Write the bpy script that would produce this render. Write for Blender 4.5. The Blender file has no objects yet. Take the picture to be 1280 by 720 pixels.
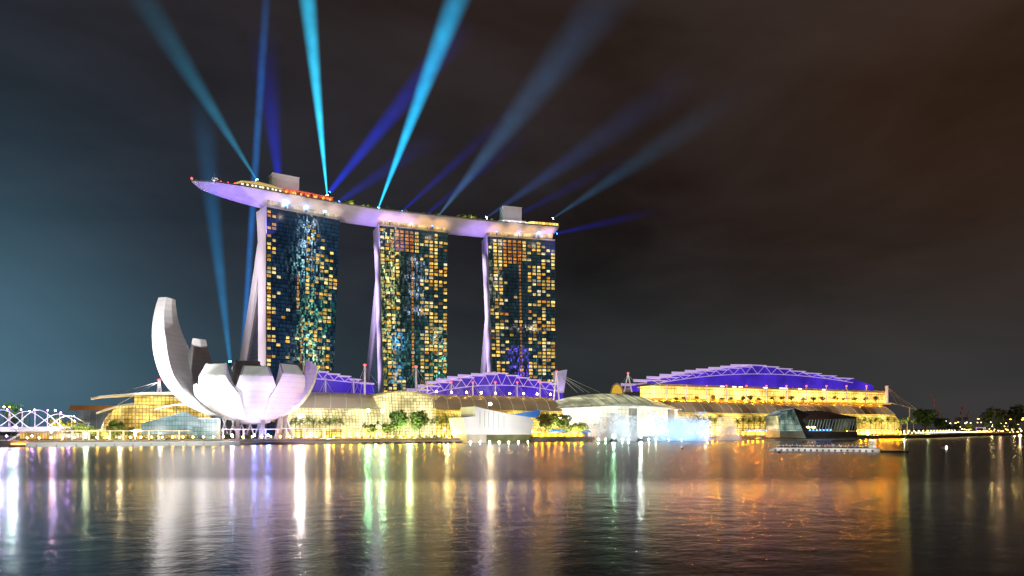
import bpy, math, random
from mathutils import Vector, Matrix
R = math.radians
rnd = random.Random(7)
S = bpy.context.scene
COL = S.collection

# ------------------------------------------------------------------ camera, sky, moon, exposure
CAM = Vector((37.1, -462.4, 10.0)); F = 917.0; HY = 535.0
FW = Vector((0.4359, 0.9, 0)); RT = Vector((0.9, -0.4359, 0))
cd = bpy.data.cameras.new('camera'); co = bpy.data.objects.new('camera', cd); COL.objects.link(co)
co.location = CAM; co.rotation_euler = (R(90), 0, -math.atan2(0.4359, 0.9))
cd.sensor_width = 36; cd.lens = F / 1280 * 36; cd.shift_y = (HY - 360) / 1280
cd.clip_start = 1; cd.clip_end = 20000
S.camera = co
S.view_settings.view_transform = 'Standard'; S.view_settings.look = 'None'
S.view_settings.exposure = 0; S.view_settings.gamma = 1
S.cycles.max_bounces = 6; S.cycles.transparent_max_bounces = 12; S.cycles.volume_bounces = 1
S.cycles.sample_clamp_indirect = 40; S.cycles.sample_clamp_direct = 0
S.cycles.caustics_reflective = False; S.cycles.caustics_refractive = False
S.cycles.volume_step_rate = 1.0; S.cycles.volume_max_steps = 48

def node(nt, t, **kw):
    n = nt.nodes.new(t)
    for k, v in kw.items():
        if k.startswith('i_'):
            n.inputs[int(k[2:]) if k[2:].isdigit() else k[2:]].default_value = v
        else: setattr(n, k, v)
    return n
def lk(nt, a, b): nt.links.new(a, b)
def mth(nt, op, a, b=None, c=None, clamp=False):
    n = nt.nodes.new('ShaderNodeMath'); n.operation = op; n.use_clamp = clamp
    for i, x in enumerate((a, b, c)):
        if x is None: continue
        if isinstance(x, (int, float)): n.inputs[i].default_value = x
        else: nt.links.new(x, n.inputs[i])
    return n.outputs[0]
def dot(nt, v, d):
    n = nt.nodes.new('ShaderNodeVectorMath'); n.operation = 'DOT_PRODUCT'
    nt.links.new(v, n.inputs[0]); n.inputs[1].default_value = d
    return n.outputs['Value']
def scol(nt, val, col):          # scalar * colour
    n = nt.nodes.new('ShaderNodeVectorMath'); n.operation = 'SCALE'
    n.inputs[0].default_value = col[:3]; nt.links.new(val, n.inputs['Scale'])
    return n.outputs[0]
def vadd(nt, a, b):
    n = nt.nodes.new('ShaderNodeVectorMath'); n.operation = 'ADD'
    nt.links.new(a, n.inputs[0]); nt.links.new(b, n.inputs[1]); return n.outputs[0]

W = bpy.data.worlds.new('World'); S.world = W; W.use_nodes = True
wt = W.node_tree; bg = wt.nodes['Background']
sky = node(wt, 'ShaderNodeTexSky', sky_type='NISHITA', sun_disc=False, sun_elevation=R(-9), sun_rotation=R(250))
tc = node(wt, 'ShaderNodeTexCoord'); D = tc.outputs['Generated']
ex = dot(wt, D, RT); ef = dot(wt, D, FW); ez = dot(wt, D, (0, 0, 1))
zz = mth(wt, 'MAXIMUM', ez, 0.0)
def lobe(px, py, wx, wy):        # soft glow of the city in one compass direction
    k = Vector(((px - 640) / F, 1, (HY - py) / F)).normalized()
    a = mth(wt, 'MULTIPLY', mth(wt, 'SUBTRACT', ex, k.x), 1 / wx); b = mth(wt, 'MULTIPLY', mth(wt, 'SUBTRACT', ez, k.z), 1 / wy)
    g = mth(wt, 'POWER', 2.718, mth(wt, 'MULTIPLY', mth(wt, 'ADD', mth(wt, 'MULTIPLY', a, a), mth(wt, 'MULTIPLY', b, b)), -1.0))
    return mth(wt, 'MULTIPLY', g, mth(wt, 'GREATER_THAN', ef, 0.0))
mp = node(wt, 'ShaderNodeMapping'); mp.inputs['Scale'].default_value = (2.0, 2.0, 5.0); mp.inputs['Rotation'].default_value = (0.25, 0.3, 0.2); lk(wt, D, mp.inputs[0])
nz = node(wt, 'ShaderNodeTexNoise', i_Scale=1.1, i_Detail=6.0, i_Roughness=0.55, i_Distortion=0.4); lk(wt, mp.outputs[0], nz.inputs['Vector'])
cloud = mth(wt, 'MULTIPLY_ADD', nz.outputs['Fac'], 3.4, -0.65, clamp=False)
cloud = mth(wt, 'MAXIMUM', cloud, 0.35)
warm = mth(wt, 'MULTIPLY_ADD', ex, 0.5, 0.5, clamp=True)
cA = vadd(wt, scol(wt, mth(wt, 'SUBTRACT', 1.0, warm), (0.0140, 0.0185, 0.028)), scol(wt, warm, (0.0215, 0.0128, 0.0080)))
cloudc = node(wt, 'ShaderNodeVectorMath', operation='SCALE'); lk(wt, cA, cloudc.inputs[0]); lk(wt, cloud, cloudc.inputs['Scale'])
acc = cloudc.outputs[0]
for px, py, wx, wy, c in ((-70, 455, .15, .20, (0.042, 0.110, 0.150)), (110, 500, .26, .13, (0.015, 0.036, 0.050)), (150, 400, .36, .30, (0.003, 0.009, 0.016)),
                          (800, 480, .60, .12, (0.006, 0.014, 0.014)), (1230, 490, .25, .10, (0.012, 0.014, 0.018)),
                          (600, -60, .45, .22, (0.016, 0.008, 0.004)), (1280, 60, .30, .30, (0.016, 0.0055, 0.000))):
    acc = vadd(wt, acc, scol(wt, lobe(px, py, wx, wy), c))
skys = node(wt, 'ShaderNodeVectorMath', operation='SCALE'); lk(wt, sky.outputs[0], skys.inputs[0]); skys.inputs['Scale'].default_value = 0.05
acc = vadd(wt, acc, skys.outputs[0])
lk(wt, acc, bg.inputs['Color']); bg.inputs['Strength'].default_value = 0.9
sl = bpy.data.lights.new('moon', 'SUN'); sl.energy = 0.012; sl.angle = R(0.5); sl.color = (1, .93, .85)
so = bpy.data.objects.new('moon', sl); COL.objects.link(so); so.rotation_euler = (R(50), 0, R(-60))

# ------------------------------------------------------------------ helpers
def PV(px, py, v):               # point seen at a pixel of the photograph, on the vertical plane v
    k = (px - 640) / F; dy = 0.9 - 0.4359 * k; t = (v - CAM.y) / dy
    return Vector((CAM.x + t * (0.4359 + 0.9 * k), v, 10 + t * (HY - py) / F))
def PD(px, py, Y):               # the same at depth Y
    k = (px - 640) / F
    p = CAM + FW * Y + RT * (k * Y); p.z = 10 + Y * (HY - py) / F
    return p
class MB:
    def __init__(s): s.v = []; s.f = []; s.m = []
    def add(s, vs, fs, mi=0):
        b = len(s.v); s.v += [tuple(x) for x in vs]
        for f in fs: s.f.append(tuple(b + i for i in f)); s.m.append(mi)
    def quad(s, a, b, c, d, mi=0): s.add([a, b, c, d], [(0, 1, 2, 3)], mi)
    def box(s, c, d, rz=0, mi=0, M=None):
        x, y, z = d[0] / 2, d[1] / 2, d[2] / 2
        vs = [Vector((sx * x, sy * y, sz * z)) for sz in (-1, 1) for sx, sy in ((-1, -1), (1, -1), (1, 1), (-1, 1))]
        m = Matrix.Rotation(rz, 3, 'Z') if M is None else M
        s.add([m @ p + Vector(c) for p in vs], [(0, 3, 2, 1), (4, 5, 6, 7), (0, 1, 5, 4), (1, 2, 6, 5), (2, 3, 7, 6), (3, 0, 4, 7)], mi)
    def prism(s, poly, z0, z1, mi=0):
        n = len(poly); vs = [(p[0], p[1], z0) for p in poly] + [(p[0], p[1], z1) for p in poly]
        s.add(vs, [tuple(range(n))[::-1], tuple(range(n, 2 * n))] + [(i, (i + 1) % n, n + (i + 1) % n, n + i) for i in range(n)], mi)
    def slab(s, poly, off, mi=0):  # planar polygon extruded by a vector
        n = len(poly); off = Vector(off); vs = [Vector(p) for p in poly]; vs = vs + [p + off for p in vs]
        s.add(vs, [tuple(range(n)), tuple(range(n, 2 * n))[::-1]] + [(i, n + i, n + (i + 1) % n, (i + 1) % n) for i in range(n)], mi)
    def tube(s, pts, r, n=6, mi=0, cap=True):
        pts = [Vector(p) for p in pts]; rr = r if isinstance(r, (list, tuple)) else [r] * len(pts); vs = []
        for i, p in enumerate(pts):
            d = (pts[min(i + 1, len(pts) - 1)] - pts[max(i - 1, 0)]).normalized()
            a = d.cross(Vector((0, 0, 1)) if abs(d.z) < .95 else Vector((1, 0, 0))).normalized(); b = d.cross(a)
            vs += [p + (a * math.cos(6.2832 * k / n) + b * math.sin(6.2832 * k / n)) * rr[i] for k in range(n)]
        fs = [(i * n + k, i * n + (k + 1) % n, (i + 1) * n + (k + 1) % n, (i + 1) * n + k) for i in range(len(pts) - 1) for k in range(n)]
        if cap: fs += [tuple(range(n))[::-1], tuple(range((len(pts) - 1) * n, len(pts) * n))]
        s.add(vs, fs, mi)
    def loft(s, rings, mi=0, closed=True, caps=True):
        n = len(rings[0]); vs = [p for r in rings for p in r]
        fs = [(i * n + k, i * n + (k + 1) % n, (i + 1) * n + (k + 1) % n, (i + 1) * n + k) for i in range(len(rings) - 1) for k in range(n if closed else n - 1)]
        if caps and closed: fs += [tuple(range(n))[::-1], tuple(range((len(rings) - 1) * n, len(rings) * n))]
        s.add(vs, fs, mi)
    def lathe(s, c, prof, n=10, mi=0):
        s.loft([[(c[0] + r * math.cos(6.2832 * k / n), c[1] + r * math.sin(6.2832 * k / n), c[2] + z) for k in range(n)] for r, z in prof], mi)
    def build(s, name, mats, parent=None, origin=None, local=False, smooth=False):
        o0 = Vector((0, 0, 0)) if local else (parent_world(parent) if parent is not None else Vector(origin or (0, 0, 0)))
        me = bpy.data.meshes.new(name)
        me.from_pydata([(x - o0.x, y - o0.y, z - o0.z) for x, y, z in s.v], [], s.f)
        for m in (mats if isinstance(mats, (list, tuple)) else [mats]): me.materials.append(m)
        for p, mi in zip(me.polygons, s.m): p.material_index = mi; p.use_smooth = smooth
        me.update()
        o = bpy.data.objects.new(name, me); COL.objects.link(o)
        if parent is not None: o.parent = parent
        else: o.location = o0
        return o
def parent_world(o):
    v = Vector((0, 0, 0))
    while o is not None: v += o.location; o = o.parent
    return v
def tag(o, label=None, cat=None, group=None, kind=None):
    for k, v in (('label', label), ('category', cat), ('group', group), ('kind', kind)):
        if v: o[k] = v
    return o
def thing(name, label, cat, loc=(0, 0, 0), rz=0, group=None):
    o = bpy.data.objects.new(name, None); COL.objects.link(o); o.location = loc; o.rotation_euler = (0, 0, rz); o.empty_display_size = .5
    return tag(o, label, cat, group)
def dup(o, loc=None, rz=None, label=None, group=None, parent=None, scale=None):
    c = o.copy(); COL.objects.link(c)
    if parent is not None: c.parent = parent
    if loc is not None: c.location = loc
    if rz is not None: c.rotation_euler = (0, 0, rz)
    if scale: c.scale = (scale,) * 3
    if label: c['label'] = label
    if group: c['group'] = group
    for ch in list(o.children): dup(ch, parent=c)
    return c
def struct(o): o['kind'] = 'structure'; return o

def mat(name, base=(.5, .5, .5), rough=.6, metal=0., emit=None, es=0., vary=0., vscale=.3, spec=.5, bump=0., sample=False):
    m = bpy.data.materials.new(name); m.use_nodes = True; nt = m.node_tree; b = nt.nodes['Principled BSDF']
    b.inputs['Base Color'].default_value = (*base, 1); b.inputs['Roughness'].default_value = rough; b.inputs['Metallic'].default_value = metal
    b.inputs['Specular IOR Level'].default_value = spec
    if emit: b.inputs['Emission Color'].default_value = (*emit, 1); b.inputs['Emission Strength'].default_value = es
    if vary or bump:
        t = node(nt, 'ShaderNodeTexCoord'); n = node(nt, 'ShaderNodeTexNoise', i_Scale=vscale, i_Detail=5.0); lk(nt, t.outputs['Object'], n.inputs['Vector'])
        if vary:
            r = node(nt, 'ShaderNodeValToRGB'); lk(nt, n.outputs['Fac'], r.inputs[0])
            r.color_ramp.elements[0].position = .3; r.color_ramp.elements[1].position = .7
            r.color_ramp.elements[0].color = (*[x * (1 - vary) for x in base], 1); r.color_ramp.elements[1].color = (*[min(1, x * (1 + vary)) for x in base], 1)
            lk(nt, r.outputs[0], b.inputs['Base Color'])
        if bump:
            bn = node(nt, 'ShaderNodeBump', i_Strength=bump, i_Distance=.3); lk(nt, n.outputs['Fac'], bn.inputs['Height']); lk(nt, bn.outputs[0], b.inputs['Normal'])
    m.cycles.emission_sampling = 'AUTO' if sample else 'NONE'
    return m
def glow(name, c, s, sample=False): return mat(name, (.02, .02, .02), .5, emit=c, es=s, sample=sample)

def lit_glass(name, c1, c2, es, du, dz, line=.12, rooms=False, sample=False, nscale=.05, lo=.3, hi=1.0, base=(.03, .03, .03), axis='X', dark=.08, cell=.5):
    """glass wall lit from inside: mullion grid, each pane with its own brightness, brighter and dimmer rooms"""
    m = bpy.data.materials.new(name); m.use_nodes = True; nt = m.node_tree; b = nt.nodes['Principled BSDF']
    b.inputs['Base Color'].default_value = (*base, 1); b.inputs['Roughness'].default_value = .25
    t = node(nt, 'ShaderNodeTexCoord'); sp = node(nt, 'ShaderNodeSeparateXYZ'); lk(nt, t.outputs['Object'], sp.inputs[0])
    gx = mth(nt, 'DIVIDE', sp.outputs[axis], du); gz = mth(nt, 'DIVIDE', sp.outputs['Z'], dz)
    fx = mth(nt, 'FRACT', gx); fz = mth(nt, 'FRACT', gz)
    g = mth(nt, 'MULTIPLY', mth(nt, 'GREATER_THAN', fx, line), mth(nt, 'GREATER_THAN', fz, line))
    cb = node(nt, 'ShaderNodeCombineXYZ'); lk(nt, mth(nt, 'FLOOR', gx), cb.inputs[0]); lk(nt, mth(nt, 'FLOOR', gz), cb.inputs[2])
    wn = node(nt, 'ShaderNodeTexWhiteNoise'); lk(nt, cb.outputs[0], wn.inputs['Vector'])
    ns = node(nt, 'ShaderNodeTexNoise', i_Scale=nscale, i_Detail=3.0); lk(nt, t.outputs['Object'], ns.inputs['Vector'])
    mr = node(nt, 'ShaderNodeMapRange'); lk(nt, ns.outputs['Fac'], mr.inputs[0]); mr.inputs[1].default_value = .35; mr.inputs[2].default_value = .65; mr.inputs[3].default_value = lo; mr.inputs[4].default_value = hi
    val = mth(nt, 'MULTIPLY', mr.outputs[0], mth(nt, 'MULTIPLY_ADD', wn.outputs['Value'], cell, 1 - cell * .6))
    val = mth(nt, 'MULTIPLY', val, mth(nt, 'MULTIPLY_ADD', g, 1 - dark, dark))
    mx = node(nt, 'ShaderNodeMix', data_type='RGBA'); lk(nt, ns.outputs['Fac'], mx.inputs[0]); mx.inputs[6].default_value = (*c1, 1); mx.inputs[7].default_value = (*c2, 1)
    if rooms:
        oi = node(nt, 'ShaderNodeObjectInfo'); ge = node(nt, 'ShaderNodeNewGeometry'); r1 = mth(nt, 'FRACT', mth(nt, 'ADD', oi.outputs['Random'], ge.outputs['Random Per Island'])); r2 = mth(nt, 'FRACT', mth(nt, 'MULTIPLY', r1, 7.31))
        of = node(nt, 'ShaderNodeVectorMath', operation='ADD'); lk(nt, t.outputs['Object'], of.inputs[0]); lk(nt, mth(nt, 'MULTIPLY', r1, 211.0), of.inputs[1]); lk(nt, of.outputs[0], ns.inputs['Vector'])
        lk(nt, r2, mx.inputs[0]); val = mth(nt, 'MULTIPLY', val, mth(nt, 'MULTIPLY_ADD', r1, 1.1, .38))
    lk(nt, mx.outputs[2], b.inputs['Emission Color']); lk(nt, mth(nt, 'MULTIPLY', val, es), b.inputs['Emission Strength'])
    m.cycles.emission_sampling = 'AUTO' if sample else 'NONE'
    return m
LAMPS = []
def lamp(kind, loc, power, col=(1, 1, 1), to=None, cone=60, blend=.5, size=1., name=None):
    l = bpy.data.lights.new(name or kind.lower() + '_lamp', kind); l.energy = power; l.color = col
    if kind == 'SPOT': l.spot_size = R(cone); l.spot_blend = blend; l.shadow_soft_size = size
    elif kind == 'POINT': l.shadow_soft_size = size
    elif kind == 'AREA': l.size = size
    o = bpy.data.objects.new(l.name, l); COL.objects.link(o); o.location = loc
    if to is not None: o.rotation_euler = (Vector(to) - Vector(loc)).to_track_quat('-Z', 'Y').to_euler()
    return o

M = {}
M['white'] = mat('white_paint', (.78, .77, .76), .45, vary=.06, vscale=.15)
M['museum'] = mat('museum_skin', (.82, .81, .80), .4, vary=.05, vscale=.08)
nt = M['museum'].node_tree; pb = nt.nodes['Principled BSDF']; old = pb.inputs['Base Color'].links[0].from_socket
t_ = node(nt, 'ShaderNodeTexCoord'); sp_ = node(nt, 'ShaderNodeSeparateXYZ'); lk(nt, t_.outputs['Object'], sp_.inputs[0])
seam = mth(nt, 'GREATER_THAN', mth(nt, 'FRACT', mth(nt, 'DIVIDE', sp_.outputs['Z'], 3.1)), .09)
st_ = node(nt, 'ShaderNodeTexNoise', i_Scale=.22, i_Detail=6.0, i_Roughness=.7); lk(nt, t_.outputs['Object'], st_.inputs['Vector'])
sc_ = node(nt, 'ShaderNodeVectorMath', operation='SCALE'); lk(nt, old, sc_.inputs[0]); lk(nt, mth(nt, 'MULTIPLY', mth(nt, 'MULTIPLY_ADD', seam, .16, .84), mth(nt, 'MULTIPLY_ADD', st_.outputs['Fac'], .30, .84)), sc_.inputs['Scale']); lk(nt, sc_.outputs[0], pb.inputs['Base Color'])
M['white_steel'] = mat('white_steel', (.75, .75, .75), .4, vary=.05)
M['lit_steel'] = mat('lit_steel', (.7, .66, .72), .4, emit=(.72, .50, .95), es=.55)  # lamp light on the steel is put in as emission
M['concrete'] = mat('concrete', (.34, .33, .31), .8, vary=.25, vscale=.12)
M['paving'] = mat('paving', (.30, .28, .25), .8, vary=.25, vscale=.08)
M['stone'] = mat('pale_stone', (.45, .42, .36), .7, vary=.15, vscale=.2)
M['dark'] = mat('dark_metal', (.03, .03, .035), .5)
M['roofing'] = mat('roof_panel', (.36, .30, .24), .5, vary=.15, vscale=.06)
M['roof_pale'] = mat('pale_roof_panel', (.55, .5, .42), .5, vary=.12, vscale=.06)
M['trunk'] = mat('bark', (.12, .085, .055), .9, vary=.3, vscale=2.)
M['leaf'] = mat('leaf_green', (.09, .16, .04), .6, vary=.5, vscale=.5)
M['leaf_dark'] = mat('leaf_dark_green', (.055, .11, .035), .6, vary=.5, vscale=.5)
M['leaf_lime'] = mat('leaf_lime', (.16, .2, .03), .6, vary=.5, vscale=.5)
M['hedge'] = mat('hedge_green', (.04, .09, .025), .7, vary=.5, vscale=1.)
M['bulb'] = glow('warm_bulb', (1, .68, .25), 12)
M['bulb_white'] = glow('white_bulb', (1, .95, .9), 14)
M['bulb_blue'] = glow('blue_bulb', (.03, .22, 1), 14)
M['bulb_cyan'] = glow('cyan_bulb', (.25, .95, 1), 40)
M['bulb_red'] = glow('red_bulb', (1, .06, .05), 5)
M['bulb_orange'] = glow('orange_bulb', (1, .42, .06), 12)
M['bulb_violet'] = glow('violet_bulb', (.45, .18, 1), 60, True)
M['purple_wall'] = lit_glass('purple_washed_wall', (.045, .018, .62), (.10, .035, .78), .80, 3.6, 60., .05, sample=False, nscale=.04, lo=.6, hi=1.15, dark=.7, cell=.12)  # purple flood wash on the back wall, painted in as glow
M['mall_glass'] = lit_glass('mall_glass_lit', (1, .76, .20), (1, .93, .58), 1.45, 2.2, 2.1, .2, sample=True, nscale=.06, lo=.5, hi=1.35, dark=.42, cell=.55)
M['mall_gold'] = lit_glass('mall_glass_gold', (1, .58, .04), (1, .80, .22), 1.45, 2.2, 2.1, .2, sample=True, nscale=.07, lo=.4, hi=1.35, dark=.36, cell=.6)
M['mall_white'] = lit_glass('mall_glass_white', (1, .93, .70), (.95, 1, .82), 1.25, 3.0, 3.0, .07, sample=True, nscale=.05, lo=.75, hi=1.3, dark=.55, cell=.25)
M['shop'] = lit_glass('shopfront_lit', (1, .46, .03), (1, .70, .22), 3.2, 3.3, 4.2, .14, sample=True, nscale=.12, lo=.3, hi=1.5, dark=.12, cell=.8)
M['terrace'] = lit_glass('terrace_lit', (1, .54, .05), (1, .74, .22), 2.2, 3.4, 5.0, .14, sample=True, nscale=.05, lo=.6, hi=1.4, dark=.3, cell=.6)
M['teal_glass'] = lit_glass('teal_glass_lit', (.12, .38, .42), (.45, .60, .55), .8, 1.6, 2.6, .12, nscale=.09, lo=.4, hi=1.2, dark=.2, base=(.05, .08, .09))
M['dim_glass'] = lit_glass('dim_glass', (.10, .14, .16), (.16, .18, .2), .7, 5.0, 30., .09, nscale=.08, lo=.4, hi=1.0, dark=1.6, base=(.05, .06, .07))

# ------------------------------------------------------------------ water, land
def water_material():
    m = bpy.data.materials.new('bay_water'); m.use_nodes = True; nt = m.node_tree; b = nt.nodes['Principled BSDF']
    b.inputs['Base Color'].default_value = (.004, .006, .009, 1); b.inputs['IOR'].default_value = 2.2
    t = node(nt, 'ShaderNodeTexCoord'); O = t.outputs['Object']
    # distance offshore drives a ruffled strip along the quay, its border wanders
    dist = mth(nt, 'ABSOLUTE', dot(nt, O, (0, 1, 0)))
    wob = node(nt, 'ShaderNodeTexNoise', i_Scale=.006, i_Detail=3.0); lk(nt, O, wob.inputs['Vector'])
    n1 = node(nt, 'ShaderNodeTexNoise', i_Scale=1.5, i_Detail=3.0, i_Roughness=.6)
    n2 = node(nt, 'ShaderNodeTexNoise', i_Scale=.28, i_Detail=2.0)
    mpg = node(nt, 'ShaderNodeMapping'); mpg.inputs['Rotation'].default_value = (0, 0, -R(25.8) * -1); mpg.inputs['Scale'].default_value = (.85, 1.0, 1.0); lk(nt, O, mpg.inputs[0])
    lk(nt, mpg.outputs[0], n1.inputs['Vector']); lk(nt, mpg.outputs[0], n2.inputs['Vector'])
    depth = dot(nt, O, FW)          # metres from the viewer's side of the bay
    edge = mth(nt, 'MULTIPLY_ADD', wob.outputs['Fac'], 60.0, -400.0 + 132.0 - 30.0)
    ruff = node(nt, 'ShaderNodeMapRange', interpolation_type='SMOOTHSTEP'); lk(nt, mth(nt, 'SUBTRACT', depth, edge), ruff.inputs[0])
    ruff.inputs[1].default_value = -14; ruff.inputs[2].default_value = 22; ruff.inputs[3].default_value = 0; ruff.inputs[4].default_value = 1
    rg = mth(nt, 'MULTIPLY_ADD', ruff.outputs[0], .10, .16)
    lk(nt, rg, b.inputs['Roughness'])
    h = mth(nt, 'ADD', mth(nt, 'MULTIPLY', n1.outputs['Fac'], .30), mth(nt, 'MULTIPLY', n2.outputs['Fac'], .7))
    bn = node(nt, 'ShaderNodeBump', i_Strength=.6, i_Distance=.135); lk(nt, h, bn.inputs['Height']); lk(nt, bn.outputs[0], b.inputs['Normal'])
    return m
mb = MB(); mb.quad((-4000, -1500, 0), (6000, -1500, 0), (6000, 6000, 0), (-4000, 6000, 0))
struct(mb.build('bay_water', water_material()))
GZ = 3.3
SHORE = [(-42, 2), (-20, 0), (640, 0), (700, 6), (770, 28), (930, 92), (1154, 163), (1700, 330), (4500, 900)]
mb = MB(); mb.prism(SHORE + [(4500, 5000), (-3500, 5000), (-3500, 420), (-300, 260), (-75, 130)], -.5, GZ)
struct(mb.build('promenade_ground', M['paving']))
# white lit boardwalk step along the left stretch of the quay
a, b_ = PV(32, 550, -6).x, PV(300, 550, -6).x
mb = MB(); mb.box(((a + b_) / 2, -3.5, 1.15), (b_ - a, 7, 2.3)); 
for k in range(int((b_ - a) / 9)): mb.box((a + 5 + k * 9, -7.1, .55), (.5, .3, 1.5), mi=1)
struct(mb.build('boardwalk', [M['white'], M['concrete']]))
a2, b2 = b_ + 1, PV(580, 550, -5).x
mb = MB(); mb.box(((a2 + b2) / 2, -2.5, .95), (b2 - a2, 5, 1.5))
for k in range(10): mb.box((b2 - 4 - k * 7, -5.1, .5), (4.6, .3, .8), mi=1)
struct(mb.build('quay_step', [M['stone'], M['dark']]))
a3 = PV(880, 550, -4).x
mb = MB(); mb.box(((a3 + 480) / 2, -2, .9), (480 - a3, 4, 1.5)); struct(mb.build('quay_step', M['stone']))

# ------------------------------------------------------------------ hotel towers
def facade_mat(name, base, glint_spots):
    m = bpy.data.materials.new(name); m.use_nodes = True; nt = m.node_tree; b = nt.nodes['Principled BSDF']
    b.inputs['Base Color'].default_value = (.015, .025, .035, 1); b.inputs['Roughness'].default_value = .18; b.inputs['Specular IOR Level'].default_value = .25
    t = node(nt, 'ShaderNodeTexCoord'); sp = node(nt, 'ShaderNodeSeparateXYZ'); lk(nt, t.outputs['Object'], sp.inputs[0])
    gx = mth(nt, 'DIVIDE', sp.outputs['X'], 1.45); gz = mth(nt, 'DIVIDE', sp.outputs['Z'], 3.4)
    line = mth(nt, 'MULTIPLY', mth(nt, 'GREATER_THAN', mth(nt, 'FRACT', gx), .18), mth(nt, 'GREATER_THAN', mth(nt, 'FRACT', gz), .22))
    cb = node(nt, 'ShaderNodeCombineXYZ'); lk(nt, mth(nt, 'FLOOR', gx), cb.inputs[0]); lk(nt, mth(nt, 'FLOOR', gz), cb.inputs[2])
    wn = node(nt, 'ShaderNodeTexWhiteNoise'); lk(nt, cb.outputs[0], wn.inputs['Vector'])
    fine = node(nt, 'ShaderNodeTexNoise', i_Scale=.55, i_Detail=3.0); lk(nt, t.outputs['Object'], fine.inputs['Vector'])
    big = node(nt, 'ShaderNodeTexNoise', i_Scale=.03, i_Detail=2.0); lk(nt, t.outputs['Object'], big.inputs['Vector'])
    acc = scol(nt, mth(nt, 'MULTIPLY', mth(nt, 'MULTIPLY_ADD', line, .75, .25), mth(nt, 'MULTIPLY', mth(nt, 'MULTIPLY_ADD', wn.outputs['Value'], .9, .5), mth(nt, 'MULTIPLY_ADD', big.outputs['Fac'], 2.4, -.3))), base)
    painted_glint = mth(nt, 'MULTIPLY', mth(nt, 'MULTIPLY', mth(nt, 'POWER', wn.outputs['Value'], 3.0), 1.5), mth(nt, 'MULTIPLY', mth(nt, 'SUBTRACT', fine.outputs['Fac'], .42, clamp=True), 9.0))  # city lights mirrored in the glass, painted as emission
    for cx, cz, wx, wz, c in glint_spots:
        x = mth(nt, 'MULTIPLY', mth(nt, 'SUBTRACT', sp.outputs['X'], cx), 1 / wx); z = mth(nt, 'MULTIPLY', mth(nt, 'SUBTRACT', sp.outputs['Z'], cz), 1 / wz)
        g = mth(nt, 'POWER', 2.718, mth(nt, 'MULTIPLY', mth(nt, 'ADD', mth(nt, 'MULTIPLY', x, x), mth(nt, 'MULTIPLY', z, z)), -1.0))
        acc = vadd(nt, acc, scol(nt, mth(nt, 'MULTIPLY', g, painted_glint), c))
    lk(nt, acc, b.inputs['Emission Color']); b.inputs['Emission Strength'].default_value = 1.0
    m.cycles.emission_sampling = 'NONE'
    return m
M['win'] = lit_glass('hotel_window_lit', (1, .48, .03), (1, .80, .28), 1.25, .9, 50., .12, rooms=True, nscale=.7, lo=.45, hi=1.3, dark=.6, cell=.3)
M['win_pale'] = lit_glass('hotel_window_pale', (1, .80, .35), (1, .92, .65), 1.2, .9, 50., .12, rooms=True, nscale=.7, lo=.5, hi=1.2, dark=.6, cell=.3)
M['win_amber'] = lit_glass('hotel_window_amber', (.62, .19, .03), (.85, .36, .06), 1.0, .9, 50., .2, rooms=True, nscale=.7, lo=.3, hi=1.3, dark=.4, cell=.4)
M['win_cyan'] = lit_glass('hotel_window_cool', (.45, .75, .85), (.7, .85, .8), .6, .9, 50., .12, nscale=.5, lo=.6, hi=1.2, dark=.5)
M['win_blue'] = glow('hotel_window_blue', (.02, .28, .75), .7)
M['end_wall'] = mat('end_wall_panel', (.72, .70, .72), .45, vary=.05, vscale=.1)
M['crown_lit'] = lit_glass('crown_band_lit', (.9, .70, .38), (.9, .84, .66), .55, 2.6, 9., .10, nscale=.12, lo=.15, hi=1.5, dark=.4, base=(.3, .3, .3))
M['crown_gold'] = lit_glass('crown_band_gold', (1, .62, .14), (1, .80, .36), 1.0, 2.6, 9., .10, nscale=.09, lo=.0, hi=1.4, dark=.4, base=(.3, .3, .3))
ZT = 197.0
TW = []
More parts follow.
